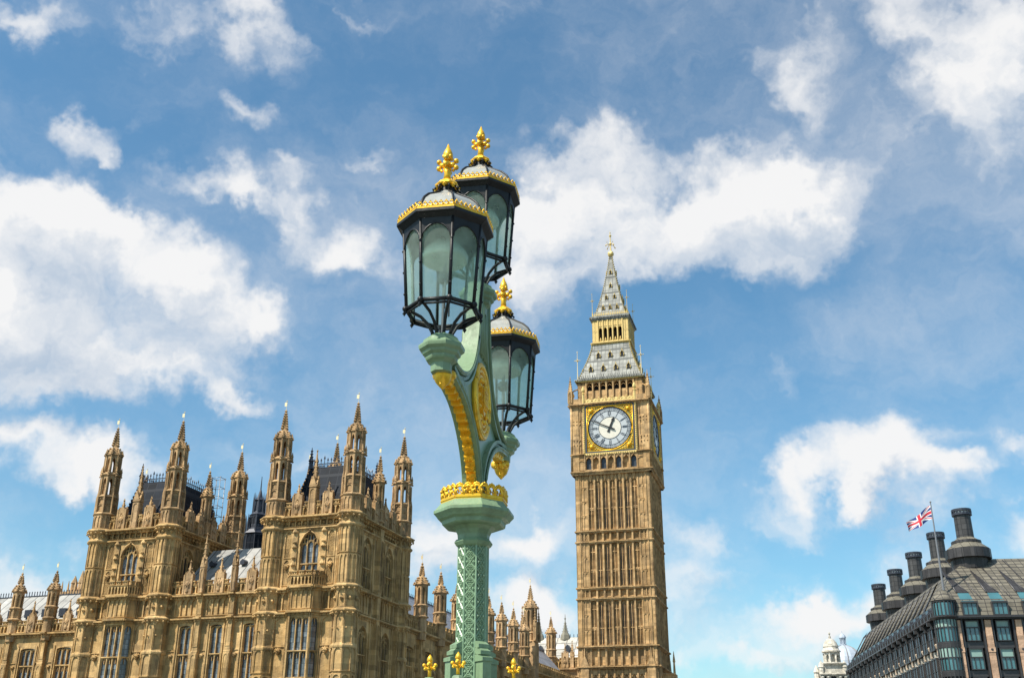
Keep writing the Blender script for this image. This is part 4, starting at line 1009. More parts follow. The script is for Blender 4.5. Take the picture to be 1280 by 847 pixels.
# belfry
BW = 5.35
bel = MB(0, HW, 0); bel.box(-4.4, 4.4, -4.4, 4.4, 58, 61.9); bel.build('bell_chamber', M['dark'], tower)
def belfry(k):
    fr = fr_out(k, BW-HW); b = MB(*fr)
    for i in range(7):
        a0, a1 = -3.92+i*1.12, -3.92+(i+1)*1.12; m = (a0+a1)/2
        b.hole(a0, a1, 58.1, 61.5, a0+.13, a1-.13, 58.2, 60.75, 61.35, 0, -.6, 4)
        b.box(a0-.10, a0+.10, -.1, .14, 58.1, 61.5)
        b.tube([(a0+.14, -.1, 60.55), (m, -.1, 60.9), (a1-.14, -.1, 60.55)], .04, 4)
    b.box(3.82, 4.02, -.1, .14, 58.1, 61.5)
    for sx in (-1, 1):
        a0, a1 = sorted((sx*3.95, sx*BW)); b.box(a0, a1, -1.4, -.08, 57.6, 61.5); b.blind(a0, a1, 58.2, 59.8, 2, .0, .08, .16, .3); b.blind(a0, a1, 59.85, 61.4, 2, 0, .08, .16, .3)
    b.box(-BW, BW, -.6, -.05, 61.0+.45, 61.75)
    b.build('belfry', TS, tower)
    e = MB(*fr); e.wedge(-BW-.25, BW+.25, -.6, .30, 61.55, 61.7, 61.7); e.build('eave', M['goldstone'], tower)
    e = MB(*fr); e.box(-BW-.4, BW+.4, -1.5, .42, 61.72, 61.95)
    for i in range(40): e.octa(-BW-.2+i*.28, .42, 61.83, .1)
    e.build('cornice', M['towroof'], tower)
for k in range(4): belfry(k)
# corner pinnacles with gilded vanes on the clock stage and flying buttresses
pb = MB(0, 0, 0)
pb.box(-.34, .34, -.34, .34, 57.5, 59.6)
for kk in range(4): pb.frame(0, 0, kk*pi/2); pb.blind(-.34, .34, 57.7, 59.5, 1, .40, .06, .2, .3)
pb.frame(); pb.lathe(0, 0, [(.5, 59.6), (.34, 60.0), (.12, 61.6), (.03, 62.4)], 4)
for i in range(5): crocket_ring(pb, .42-.07*i, 59.8+.42*i, 4, .11, pi/4)
pb.tube([(0, 0, 59.2), (.5, -.5, 60.0), (1.0, -1.0, 60.4)], .12, 5)
pin_t = pb.build('pinnacle', TS, tower, (-6.35, HW-6.35, 0)); 
for (x, y, r) in ((6.35, -6.35, pi/2), (6.35, 6.35, pi), (-6.35, 6.35, -pi/2)): copy_part(pin_t, tower, (x, HW+y, 0), r)
# roof: lower pyramid
def pyramid(prof, mat, name):
    b = MB(0, HW, 0)
    rings = [[b.P(sx*h, sy*h, z) for sx, sy in ((-1, 1), (1, 1), (1, -1), (-1, -1))] for h, z in prof]
    for A, B_ in zip(rings, rings[1:]):
        for i in range(4): b.face([A[i], A[(i+1) % 4], B_[(i+1) % 4], B_[i]])
    b.face(rings[0][::-1]); b.face(rings[-1]); return b.build(name, mat, tower)
LP = [(5.35, 61.95), (5.1, 62.5), (4.55, 63.9), (4.0, 65.4), (3.5, 67.0), (3.22, 68.2), (3.15, 69.0)]
low = pyramid(LP, M['towroof'], 'roof')
def lerp_prof(P_, z):
    for (h0, z0), (h1, z1) in zip(P_, P_[1:]):
        if z0 <= z <= z1: return h0+(h1-h0)*(z-z0)/(z1-z0)
    return P_[-1][0]
def dormers(P_, rows, w, parent, gold):
    for a in (0, pi/2, pi, -pi/2):
        for z, cs in rows:
            h = lerp_prof(P_, z)
            for c in cs:
                gm = MB(0, HW, a); o = h; gm.cur = 1
                gm.ext([(c-w*.42, z), (c+w*.42, z), (c+w*.42, z+w*.9), (c, z+w*1.4), (c-w*.42, z+w*.9)], o-.8, o+.10)
                gm.cur = 0
                gm.tube([(c-w*.62, o+.14, z+w*.62), (c, o+.16, z+w*1.75), (c+w*.62, o+.14, z+w*.62)], .065, 4)
                for sx in (-1, 1): gm.tube([(c+sx*w*.48, o+.12, z-.1), (c+sx*w*.48, o+.12, z+w*.95)], .06, 4)
                gm.octa(c, o+.14, z+w*1.9, .11, .2)
                gm.cur = 2
                for sx in (-1, 1): gm.quad((c, o+.12, z+w*1.65), (c+sx*w*.62, o+.12, z+w*.6), (c+sx*w*.62, o-.75, z+w*.6), (c, o-1.1, z+w*1.65))
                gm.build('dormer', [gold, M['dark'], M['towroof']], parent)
dormers(LP, ((63.5, (-3.15, -1.05, 1.05, 3.15)), (66.2, (-2.0, 0, 2.0))), .62, low, M['goldstone'])
def hip_crockets(P_, n, r, parent, mat, name='hip_crocket'):
    b = MB(0, HW, 0); z0, z1 = P_[0][1], P_[-1][1]
    for i in range(n):
        z = z0+(z1-z0)*(i+.5)/n; h = lerp_prof(P_, z)+.04
        for sx, sy in ((-1, 1), (1, 1), (1, -1), (-1, -1)): b.octa(sx*h, sy*h, z, r, r*1.2)
    b.build(name, mat, parent)
hip_crockets(LP, 17, .17, low, M['goldstone'])
b = MB()
for a in (0, pi/2, pi, -pi/2):
    b.frame(0, HW, a)
    for i in range(28): s = -5.1+i*.378; b.box(s-.05, s+.05, 5.3, 5.42, 61.95, 62.55); b.octa(s, 5.36, 62.6, .11, .14)
    b.box(-5.2, 5.2, 5.32, 5.40, 62.2, 62.28)
b.build('cresting', M['towroof'], low)
# lantern with open arcade
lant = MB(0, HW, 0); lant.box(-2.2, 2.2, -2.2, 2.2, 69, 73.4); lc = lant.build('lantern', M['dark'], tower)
LW = 3.1
b = MB()
for a in (0, pi/2, pi, -pi/2):
    b.frame(LW*sin(a), HW-LW*cos(a), a)
    for i in range(5):
        a0, a1 = -2.1+i*.84, -2.1+(i+1)*.84; m = (a0+a1)/2
        b.hole(a0, a1, 69.3, 73.3, a0+.13, a1-.13, 69.55, 71.5, 72.0, 0, -.5, 4)
        b.box(a0-.09, a0+.09, -.05, .14, 69.3, 73.3); b.blind(a0+.1, a1-.1, 72.2, 73.2, 2, .07, .06, .07, .2)
        b.lathe(m, -.05, [(.12, 69.55), (.16, 69.8), (.04, 70.15)], 5)
    b.box(2.01, 2.19, -.05, .14, 69.3, 73.3)
    for sx in (-1, 1):
        a0, a1 = sorted((sx*2.1, sx*LW)); b.box(a0, a1, -.9, -.06, 69.0, 73.4)
        b.blind(a0, a1, 69.4, 71.2, 2, 0, .06, .12, .3); b.blind(a0, a1, 71.3, 73.2, 2, 0, .06, .12, .3)
    b.string(-LW-.15, LW+.15, 0, 69.2, .3, .22, .42, .2)
b.build('arcade', M['cream'], lc)
b = MB(0, HW, 0)
for h, z0, z1 in ((3.25, 73.35, 73.6), (3.42, 73.6, 74.05)): b.box(-h, h, -h, h, z0, z1)
for a in (0, pi/2, pi, -pi/2):
    b.frame(3.4*sin(a), HW-3.4*cos(a), a)
    for i in range(22): b.octa(-3.3+i*.314, .05, 73.75, .13)
b.build('cornice', M['towroof'], lc)
b = MB()
for a in (0, pi/2, pi, -pi/2):
    b.frame(3.05*sin(a), HW-3.05*cos(a), a); b.box(-3.0, 3.0, -.05, .05, 74.35, 74.43)
    for i in range(20): s = -2.9+i*.305; b.box(s-.04, s+.04, -.04, .04, 74.05, 74.7); b.octa(s, 0, 74.75, .10, .12)
b.build('cresting', M['goldstone'], lc)
# spire
SP = [(2.95, 74.05), (2.62, 74.6), (2.20, 76.0), (1.78, 77.7), (1.38, 79.5), (1.05, 81.2), (.74, 83.0), (.48, 84.6), (.28, 86.0), (.20, 86.9)]
spire = pyramid(SP, M['towroof'], 'spire')
dormers(SP, ((75.6, (-1.2, 0, 1.2)), (77.8, (-.72, .72)), (80.2, (0,)), (83.0, (0,))), .42, spire, M['goldstone'])
hip_crockets(SP, 30, .13, spire, M['goldstone'])
b = MB(0, HW, 0)
b.lathe(0, 0, [(.22, 86.7), (.3, 86.9), (.5, 87.0), (.58, 87.3), (.5, 87.6), (.3, 87.7), (.14, 87.9), (.10, 89.0), (.09, 90.6), (.02, 91.9)], 8)
for k in range(4):
    a = k*pi/2+pi/4; c_, s_ = cos(a), sin(a)
    b.tube([(0, 0, 89.0), (.55*c_, .55*s_, 89.2), (.95*c_, .95*s_, 88.8)], .06, 5); b.octa(.98*c_, .98*s_, 88.75, .15, .2); b.octa(.7*c_, .7*s_, 89.45, .12)
b.sphere(0, 0, 89.35, .24, 8, 6); b.octa(0, 0, 90.9, .26, .4); b.octa(0, 0, 91.5, .12, .3)
b.build('finial', M['goldpaint'], tower)
def vane_t(x, y, z0, z1, s):
    b = MB(0, 0, 0); b.lathe(0, 0, [(.10*s, z0), (.06*s, z0+(z1-z0)*.5), (.03*s, z1)], 5)
    zc = z0+(z1-z0)*.68
    for k in range(2): a = k*pi/2; b.tube([(-.42*s*cos(a), -.42*s*sin(a), zc), (.42*s*cos(a), .42*s*sin(a), zc)], .05*s, 4)
    for k in range(4): a = k*pi/2; b.octa(.45*s*cos(a), .45*s*sin(a), zc, .11*s)
    b.octa(0, 0, zc, .24*s, .34*s); b.octa(0, 0, z1-.2, .1*s, .25*s)
    return b
v0 = vane_t(0, 0, 61.9, 67.2, 1.0).build('vane', M['vane'], tower, (-5.3, HW-5.3, 0))
for x, y in ((5.3, -5.3), (5.3, 5.3), (-5.3, 5.3)): copy_part(v0, tower, (x, HW+y, 0))
v1 = vane_t(0, 0, 74.0, 78.6, .7).build('vane', M['goldpaint'], tower, (-3.0, HW-3.0, 0))
for x, y in ((3.0, -3.0), (3.0, 3.0), (-3.0, 3.0)): copy_part(v1, tower, (x, HW+y, 0))
# small corner turret low on the right side
b = MB(HW+1.2, 3.6, 0); b.box(-1.4, .9, -1.2, 1.2, 0, 15.6); b.string(-1.4, .95, 1.2, 15.6, .2, .2, .6, .12); b.lathe(.75, .9, [(.2, 15.6), (.14, 17.2), (.22, 17.3), (.03, 18.8)], 6)
b.build('porch', TS, tower)

# ---- link wall between palace and tower, in the tower's plane (part of the palace)
def w2p(s, back):  # tower frame -> palace frame
    x, y = TX + s*cos(TT)-back*sin(TT), TY + s*sin(TT)+back*cos(TT); return world_to_palace(x, y)
lx, ly = w2p(-6.2, 1.0)
FL = (lx, ly, TT-TH)
b = MB(*FL); b.box(-18, .2, -1, -.35, -10, 18.0)
for i in range(5):
    c = -1.7-3.2*i
    b.hole(c-1.6, c+1.6, 6, 16.3, c-1.05, c+1.05, 8, 15.0, 15.9, 0, -.34, 5); window(FL, c-1.05, c+1.05, 8, 15.9, 4, (11.8,), -.2, .8, mat=M['turret'])
b.string(-18, .2, 0, 16.5, .3, .35, .5, .25); b.build('wall', M['turret'], palace)
parapet(FL, -18, .2, 16.6, 18.1, 1.05, .05)
lt = small_turret(16.0, 18.2, 24.2, 'turret', .78); lt.location = (lx-4.15*cos(TT-TH), ly-4.15*sin(TT-TH), 0)
for s in (-10.4,): copy_part(lt, palace, (lx+s*cos(TT-TH), ly+s*sin(TT-TH), -.6))
for s in (-2.0, -6.6): gable_niche(FL, s, 16.6, 18.6, 20.2, .05, .45)
lp2 = pinnacle(16.6, 20.6, .25); lp2.location = (lx-.9, ly, 0)

# =================================================================== GREAT HALL ROOF behind the link
hp = at(680, 797, 205)
hall = thing('great_hall', 'long pale stone coloured hall roof with two small spirelets, between lamp and clock tower', 'hall', (hp.x, hp.y, 0), TT)
b = MB(); zr = hp.z
b.quad((-22, 10, zr-8.5), (19, 10, zr-8.5), (19, 0, zr), (-22, 0, zr)); b.quad((-22, 0, zr), (19, 0, zr), (19, -10, zr-8.5), (-22, -10, zr-8.5))
hr = b.build('roof', M['hall'], hall)
b = MB(); b.box(-22, 19, -10, 10, -4, zr-8.4); b.build('wall', M['pale'], hall)
for s in (-11.2, -5.6, 0.2, 5.3, 10.4, 15.5):
    d = MB(); d.ext([(s-.4, zr-3.2), (s+.4, zr-3.2), (s+.4, zr-2.2), (s, zr-1.7), (s-.4, zr-2.2)], 1.5, 3.8); d.build('dormer', M['iron'], hr)
b = MB()
for i in range(59): s = -21.5+i*.68; b.box(s-.05, s+.05, -.05, .05, zr, zr+.55)
b.build('cresting', M['iron'], hr)
for px in (674, 708.5):
    q = at(px, 797, 205); s = (q.x-hp.x)*cos(TT)+(q.y-hp.y)*sin(TT)
    b = MB(); b.lathe(s, 0, [(1.0, zr-.5), (.85, zr+.4), (.55, zr+.9), (.34, zr+1.7), (.10, zr+2.9), (.04, zr+4.2)], 6)
    for i in range(5): crocket_ring_at(b, s, 0, .7-.12*i, zr+.6+.5*i)
    b.octa(s, 0, zr+3.4, .2, .25)
    b.build('spirelet', simple('spirelet_lead', (.20, .185, .14), .6, 0, .2, 3), hall)

# =================================================================== OFFICE BUILDING (right)
PX, PY = 47.2, 120.0
off = thing('office_building', 'modern bronze roofed office block with five round ventilation chimneys and stone piers at right', 'office building', (PX, PY, 0), TP)
LEN, WID = 58.5, 34.0
BZ = M['bronze']
b = MB(); b.frame(0, 0, 0); b.box(.6, WID, -LEN, -.9, -5, 19.4); b.build('wall', BZ, off)
FF, FLf = (0, 0, 0), (0, 0, -pi/2)               # front face; left face (s runs towards the viewer: back distance = -s)
def office_window(fr, c, z0, z1, zt, w, o):
    f = MB(*fr)
    for x0, x1, za, zb in ((c-w, c+w, z0, z0+.09), (c-w, c+w, z1-.09, z1), (c-w, c-w+.08, z0+.09, z1-.09), (c+w-.08, c+w, z0+.09, z1-.09), (c-w+.08, c+w-.08, zt-.06, zt+.06)): f.box(x0, x1, o-.3, o+.06, za, zb)
    for q in (-1, 1): f.box(c+q*w*.34-.03, c+q*w*.34+.03, o-.3, o+.03, z0+.09, zt-.06)
    fo = f.build('window', BZ, off)
    g = MB(*fr); g.quad((c-w+.08, o-.08, z0+.09), (c+w-.08, o-.08, z0+.09), (c+w-.08, o-.08, zt-.06), (c-w+.08, o-.08, zt-.06)); g.build('pane', M['bluglass'], fo)
    g = MB(*fr); g.quad((c-w+.08, o-.10, zt+.06), (c+w-.08, o-.10, zt+.06), (c+w-.08, o-.10, z1-.09), (c-w+.08, o-.10, z1-.09)); g.build('blind', M['blind'], fo)
NB = 8
floors = ((15.0, 17.2, 16.45), (12.0, 14.25, 13.3), (9.0, 11.25, 10.3))
for i in range(NB):
    c = 3.3+i*3.2
    if c > 22: break
    for z0, z1, zt in floors: office_window(FF, c, z0, z1, zt, .72, -.25)
    pb_ = MB(*FF); p = 1.72+i*3.2
    pb_.wedge(p-.32, p+.32, -.5, .05, 8, 17.3, 17.2); pb_.box(p-.36, p+.36, -.4, .10, 13.80, 14.34)
    pb_.build('pier', M['pinkpier'], off)
    dk = MB(*FF); dk.frame(*FF)
    n = 16; dk.ext([(p+.13*cos(2*pi*q/n), 14.07+.13*sin(2*pi*q/n)) for q in range(n)], .10, .125); 
    for sx in (-1, 1): dk.box(p+sx*.50-.1, p+sx*.50+.1, -.6, -.12, 8, 17.3); 
    dk.box(p+.62, p+2.58, -.85, -.42, 14.3, 14.96); dk.box(p+.62, p+2.58, -.85, -.42, 11.3, 11.96)
    dk.build('mullion', BZ, off)
    bk = MB(*FF); bk.box(p-.34, p+.34, .052, .09, 13.84, 14.30); bk.build('block', M['white'], off)
# left face
for i in range(18):
    p = -(2.6+i*3.2)
    pl_ = MB(*FLf); pl_.wedge(p-.26, p+.26, -.5, .06, 6, 16.2, 16.1); pl_.box(p-.30, p+.30, -.5, .12, 13.8, 14.5); pl_.lathe(p, .05, [(.2, 14.5), (.34, 14.9), (.2, 15.0)], 8); pl_.build('pier', M['palepier'], off)
    pk = MB(*FLf); pk.box(p-.32, p+.32, -.4, .14, 16.2, 16.6); pk.box(p-.14, p+.14, -.4, .5, 16.6, 17.4); pk.wedge(p-.12, p+.12, -.5, .9, 16.9, 17.3, 17.3); pk.build('bracket', BZ, off)
    c = p-1.6
    for z0, z1 in ((14.4, 16.9), (10.8, 13.6)):
        for sx in (-.62, .62):
            w_ = MB(*FLf); w_.box(c+sx-.52, c+sx+.52, -.6, .30, z0, z0+.16); w_.box(c+sx-.52, c+sx+.52, -.6, .30, z1-.16, z1)
            for q in (-1, 1): w_.box(c+sx+q*.48-.04, c+sx+q*.48+.04, -.6, .30, z0+.16, z1-.16)
            w_.box(c+sx-.44, c+sx+.44, .22, .28, (z0+z1)/2-.04, (z0+z1)/2+.04)
            wo_ = w_.build('window', BZ, off)
            g = MB(*FLf); g.box(c+sx-.44, c+sx+.44, -.5, .22, z0+.165, z1-.165); g.build('pane', M['slateglass'], wo_)
        bl = MB(*FLf); bl.box(c-.18, c+.18, -.5, .1, 13.7, 14.3); bl.box(c-1.15, c+1.15, -.6, -.05, 13.6, 14.3); bl.build('spandrel', M['pale'], off) if z0 > 14 else None
# eave
b = MB(*FF); b.box(.3, WID, -1.0, .55, 17.42, 17.62); b.box(.3, WID, -1.0, .30, 17.3, 17.417); b.build('eave', BZ, off)
b = MB(*FLf); b.box(-LEN, -.3, -1.0, .55, 17.425, 17.615); b.tube([(-LEN, .6, 17.5), (-.3, .6, 17.5)], .12, 6); b.build('eave', BZ, off)
# rounded corner bay
b = MB(.75, .75, 0); R = 1.25
b.lathe(0, 0, [(R-.2, -5), (R-.2, 19.3)], 20); 
for z0, z1 in ((17.3, 17.62), (14.3, 14.9), (11.3, 11.9), (19.2, 19.5), (16.4, 16.5), (13.2, 13.3)): b.lathe(0, 0, [(R+.02, z0), (R+(.45 if z0 == 17.3 else .06), z1-.1), (R+(.45 if z0 == 17.3 else .06), z1)], 20)
for k in range(20): a = k*2*pi/20; b.frame(.75+R*cos(pi/20)*sin(a), .75-R*cos(pi/20)*cos(a), a); b.box(.12, .22, -.15, .05, 8, 19.2)
cb = b.build('corner_bay', BZ, off)
g = MB(.75, .75, 0)
for z0, z1 in ((14.95, 16.4), (11.95, 13.2), (8.9, 10.2), (17.75, 19.1)): g = MB(.75, .75, 0); g.lathe(0, 0, [(R-.06, z0), (R-.06, z1)], 20); g.build('pane', M['bluglass'], cb)
g = MB(.75, .75, 0)
for z0, z1 in ((16.5, 17.28), (13.3, 14.28)): g = MB(.75, .75, 0); g.lathe(0, 0, [(R-.05, z0), (R-.05, z1)], 20); g.build('blind', M['blind'], cb)
g = MB(.75, .75, 0); g.lathe(0, 0, [(R+.12, 19.4), (R+.05, 19.5), (.5, 20.5), (.2, 20.6)], 20); g.build('cap', M['bronzetile'], cb)
# roof: hipped, tiled in bronze, attic storey below
RZ, RS = 25.5, 8.9
b = MB()
lo = [(0.2, .0), (WID, .0)]
A0, A1 = (.3, -.2), (WID, -.2)
b.quad((.2, 0.0, 17.62), (WID, 0.0, 17.62), (WID, -.55, 19.4), (.75, -.55, 19.4))                    # attic front
b.face([b.P(.75, -.55, 19.4), b.P(WID, -.55, 19.4), b.P(WID, -RS, RZ), b.P(RS-2.3, -RS, RZ), b.P(3.2, -5.89, 23.3)])                       # front slope
b.quad((RS-2.3, -RS, RZ), (WID, -RS, RZ), (WID, -2*RS, 19.4), (RS-2.3+5, -2*RS, 19.4))
b.quad((0.2, 0, 17.62), (.75, -.55, 19.4), (.75, -LEN+.5, 19.4), (0.2, -LEN, 17.62))
b.quad((.75, -.55, 19.4), (3.2, -5.89, 23.3), (3.2, -LEN+5, 23.3), (.75, -LEN+.5, 19.4)); b.quad((3.2, -5.89, 23.3), (RS-2.3, -RS, RZ), (RS-2.3, -LEN+8, RZ), (3.2, -LEN+5, 23.3))
b.quad((RS-2.3, -RS, RZ), (2*RS-4, -2*RS+1, 19.4), (2*RS-4, -LEN, 19.4), (RS-2.3, -LEN+8, RZ))
b.quad((RS-2.3, -LEN+8, RZ), (2*RS-4, -LEN, 19.4), (.75, -LEN+.5, 19.4), (RS-2.3, -LEN+8, RZ))
rf = b.build('roof', M['bronzetile'], off)
# attic windows with triangular recesses above, raised ribs
for i in range(6):
    c = 3.3+i*3.2
    w_ = MB(*FF)
    w_.box(c-.82, c+.82, -.5, .16, 17.70, 17.80); w_.box(c-.82, c+.82, -.8, .22, 19.0, 19.2)
    for q in (-1, 1): w_.box(c+q*.78-.07, c+q*.78+.07, -.6, .12, 17.8, 19.0)
    for q in (-1, 1): w_.box(c+q*.24-.03, c+q*.24+.03, -.2, .06, 17.8, 19.0)
    wo_ = w_.build('attic_window', BZ, rf)
    # slanted rooflight and dark triangular gusset above
    g = MB(*FF); g.box(c-.71, c+.71, -.3, .0, 17.81, 19.0); 
    k0 = lambda z: -.55-(z-19.4)*(RS-.55)/(RZ-19.4)
    g.quad((c-.70, -.45, 19.3), (c+.70, -.45, 19.3), (c+.60, k0(20.4)+.12, 20.4), (c-.60, k0(20.4)+.12, 20.4)); g.build('rooflight', M['bluglass'], rf)
    t = MB(*FF); skew = .35*i+.3
    a_, b_, c_ = (c-.62, k0(20.45)+.10, 20.45), (c+.62, k0(20.45)+.10, 20.45), (c-.75+.1-.0*skew, k0(23.6)+.05, 23.6)
    t.face([t.P(*a_), t.P(*b_), t.P(*c_)]); t.build('gusset', M['bronzeband'], rf)
    r_ = MB(*FF); r_.tube([a_, c_], .10, 5); r_.tube([b_, c_], .07, 5); r_.tube([(c+1.6, k0(19.5)+.05, 19.5), (c+1.6-1.0, k0(25.3)+.05, 25.3)], .06, 5); r_.build('rib', BZ, rf)
for i in range(18):
    s = -(2.6+i*3.2); k1 = lambda z: -.75-(z-19.4)*(3.2-.75)/(23.3-19.4) if z < 23.3 else -3.2-(z-23.3)*(RS-2.3-3.2)/(RZ-23.3)
    r_ = MB(*FLf)
    r_.wedge(s-.22, s+.22, -.9, .32, 17.6, 19.5, 18.3); r_.wedge(s-1.82, s-1.38, -.9, .32, 17.6, 19.5, 18.3)
    r_.ext([(s-.3, 19.5), (s+.3, 19.5), (s+.05, 24)], k1(19.5), k1(19.5)+.5) if False else None
    if i > 2: r_.tube([(s, k1(19.3)+.1, 19.4), (s-.9, k1(22.5)+.12, 22.5), (s-1.6, k1(25.4)+.05, 25.4)], .09, 5)
    if i > 2: r_.tube([(s-1.5, k1(19.3)+.05, 19.4), (s-1.6, k1(25.4)+.05, 25.4)], .06, 5)
    r_.build('rib', BZ, rf)
    g = MB(*FLf); g.box(s-1.36, s-.24, -.6, -.30, 17.75, 19.2); g.build('attic_window', M['slateglass'], rf)
    if i < 2: continue
    t = MB(*FLf); t.quad((s-1.3, k1(19.5)+.12, 19.5), (s-.2, k1(19.5)+.12, 19.5), (s-1.15, k1(22.7)+.18, 22.7), (s-1.5, k1(23.6)+.12, 23.6)); t.build('gusset', M['bronzeband'], rf)
# chimneys
def chimney():
    b = MB()
    b.lathe(0, 0, [(1.62, 27.25), (1.72, 27.3), (1.72, 27.62), (1.5, 27.66)], 16)
    b.lathe(0, 0, [(2.0, 24.2), (2.1, 25.4), (2.6, 25.45), (2.6, 26.55), (2.45, 26.6)], 14)
    ch = b.build('chimney', M['bronzeband'], off)
    c = MB(); c.lathe(0, 0, [(2.55, 26.58), (1.68, 27.28)], 14, None, False, False); c.lathe(0, 0, [(1.55, 27.64), (1.0, 28.05)], 14, None, False, False); c.build('cone', M['cone'], ch)
    s = MB(); s.lathe(0, 0, [(1.0, 27.9), (.96, 31.3)], 14)
    s.build('stack', gridmat('stack_tiles', (.055, .054, .054), (.016, .016, .017), (.62, .62, .66), .06, TP, .5, .15, .2, .4), ch)
    t = MB()
    t.lathe(0, 0, [(1.02, 30.72), (1.16, 30.76), (1.16, 31.0), (1.0, 31.02)], 16); t.lathe(0, 0, [(1.02, 31.24), (1.16, 31.26), (1.16, 31.52), (.9, 31.55)], 16)
    for k in range(16): a = k*pi/8; t.box(1.08*cos(a)-.07, 1.08*cos(a)+.07, 1.08*sin(a)-.07, 1.08*sin(a)+.07, 31.0, 31.26)
    t.build('cowl', M['iron'], ch)
    w = MB(); w.lathe(0, 0, [(.99, 31.02), (.99, 31.24)], 16, None, False, False); w.build('louvre', M['white'], ch)
    return ch
ch0 = chimney(); ch0.location = (RS-2.3, RS, 0)
for k in range(1, 5): copy_part(ch0, off, (RS-2.3, RS+13.0*k, 0))

# flagpole and flag
fp = at(720/5.325+1040, 620+620/5.325, 121.6); ft = at(1040+655/5.325, 620+40/5.325, 121.6)
pole = thing('flagpole', 'slim grey flagpole standing on the corner of the bronze roof', 'flagpole', (ft.x, ft.y, 0))
b = MB(); b.lathe(0, 0, [(.13, 20.0), (.09, 26), (.06, ft.z)], 8); b.build('pole', M['steel'], pole)
b = MB(); b.sphere(0, 0, ft.z+.05, .11); b.lathe(0, 0, [(.16, 20.0), (.2, 20.1), (.2, 20.5), (.12, 20.6)], 8); b.build('truck', M['steel'], pole)
def jack(u, v):
    """colour at u along the fly, v up: 0 blue, 1 white, 2 red"""
    x, y = (u-.5)*2.0, (v-.5)          # aspect 2:1, y in -.5..5
    if abs(x) < .10 or abs(y) < .10: return 2
    if abs(x) < .167 or abs(y) < .167: return 1
    s = 1/sqrt(5)
    d1 = (x*1 - y*2)*s; d2 = (x*1 + y*2)*s
    for d, q in ((d1, 1), (d2, -1)):
        if abs(d) < .10:
            side = 1 if x > 0 else -1
            t = d*side*q
            if 0 < t < .067: return 2
            return 1
    return 0
flag = MB(); nu, nv = 60, 30
flag.v = []; grid = []
for i in range(nu+1):
    row = []
    for j in range(nv+1):
        u, v = i/nu, j/nv
        hx = -(2.75*u); dz = -1.55*u**1.15 - .25*sin(u*5)*(.3); wv = .16*sin(u*9.0+v*1.5)*u**.5
        hgt = 1.6*(1-.38*u)
        flag.v.append((hx + .05*sin(v*3)*u - .25*u*v, wv+.35*u, 28.85 + dz + v*hgt + .10*sin(u*8.0))); row.append(len(flag.v)-1)
    grid.append(row)
for i in range(nu):
    for j in range(nv):
        flag.f.append([grid[i][j], grid[i+1][j], grid[i+1][j+1], grid[i][j+1]]); flag.sm.append(True); flag.mi.append(jack((i+.5)/nu, (j+.5)/nv))
fo = flag.build('flag', [M['flagblue'], M['flagwhite'], M['flagred']], None, (ft.x-.08, ft.y, 0))
tag(fo, 'red, white and blue crossed flag blowing left from the roof flagpole', 'flag')

# =================================================================== far buildings
bt_ = at(1042.5, 847, 255)
baro = thing('baroque_tower', 'ornate white stone tower topped by a small round cupola, beside the pale blue dome', 'tower', (bt_.x, bt_.y, -1.9), radians(-6))
b = MB(); PS = M['pale']
b.box(-3.3, 2.6, -3, 2.2, -3, 26.2)
for sx in (-2.9, -1.7, 1.0, 2.2):
    b.lathe(sx, 2.35, [(.34, 20), (.30, 25.2), (.45, 25.4), (.45, 25.7)], 8)
b.string(-3.5, 2.8, 2.3, 26.2, .4, .45, 0); b.string(-3.5, 2.8, 2.3, 23.2, .3, .3, 0)
b.box(-4.5, -3.3, -3, 1.9, -3, 25.2); b.string(-4.7, -3.3, 1.95, 25.2, .35, .4, 0); b.lathe(-3.95, 1.2, [(.62, 25.3), (.58, 26.5), (.74, 26.6), (.66, 26.9), (.45, 27.5), (.05, 28.2)], 8)
b.box(2.6, 3.6, -3, 1.9, -3, 25.6); b.string(2.6, 3.8, 1.95, 25.6, .35, .4, 0)
b.box(-2.2, 2.2, -2.2, 2.0, 26.2, 28.6); b.string(-2.5, 2.5, 2.0, 28.6, .35, .4, 0)
b.build('wall', PS, baro)
b = MB()
for x in (-2.9, 2.3):
    b = MB(); b.lathe(x, 1.8, [(.62, 26.3), (.58, 27.6), (.75, 27.7), (.7, 27.9), (.5, 28.5), (.1, 29.0), (.03, 29.5)], 8); b.build('turret', PS, baro)
b = MB()
for k in range(8):
    a = k*pi/4; b.frame(1.62*sin(a), -1.62*cos(a), a); b.hole(-.68, .68, 28.7, 31.0, -.4, .4, 28.9, 30.1, 30.6, 0, -.3, 5); b.lathe(-.68, .05, [(.17, 28.7), (.15, 30.7), (.24, 30.9)], 6)
b.frame(); b.lathe(0, 0, [(1.1, 28.7), (1.1, 31.0)], 10)
b.lathe(0, 0, [(1.7, 30.95), (2.15, 31.15), (2.15, 31.4), (1.85, 31.7), (1.7, 32.1), (1.6, 32.2), (1.75, 32.3), (1.65, 32.7), (1.35, 33.4), (.8, 34.0), (.3, 34.2)], 14, None, False)
b.lathe(0, 0, [(.22, 34.1), (.3, 34.6), (.1, 35.0), (.28, 35.3), (.05, 35.7)], 6)
b.build('cupola', PS, baro)
b = MB(); 
for x in (-2.3, -.4, 1.6): b.hole(x-.6, x+.6, 20, 26, x-.35, x+.35, 21, 24.4, 24.8, 2.23, 2.18); b.quad((x-.35, 2.215, 21), (x+.35, 2.215, 21), (x+.35, 2.215, 24.8), (x-.35, 2.215, 24.8))
b.build('window', M['dark'], baro)
dc = at(1056, 823.5, 275)
dome = thing('domed_building', 'grey building with a pale blue lead dome and small lantern, behind the white stone tower', 'domed building', (dc.x, dc.y, 0), radians(-6))
z0 = dc.z-1.6
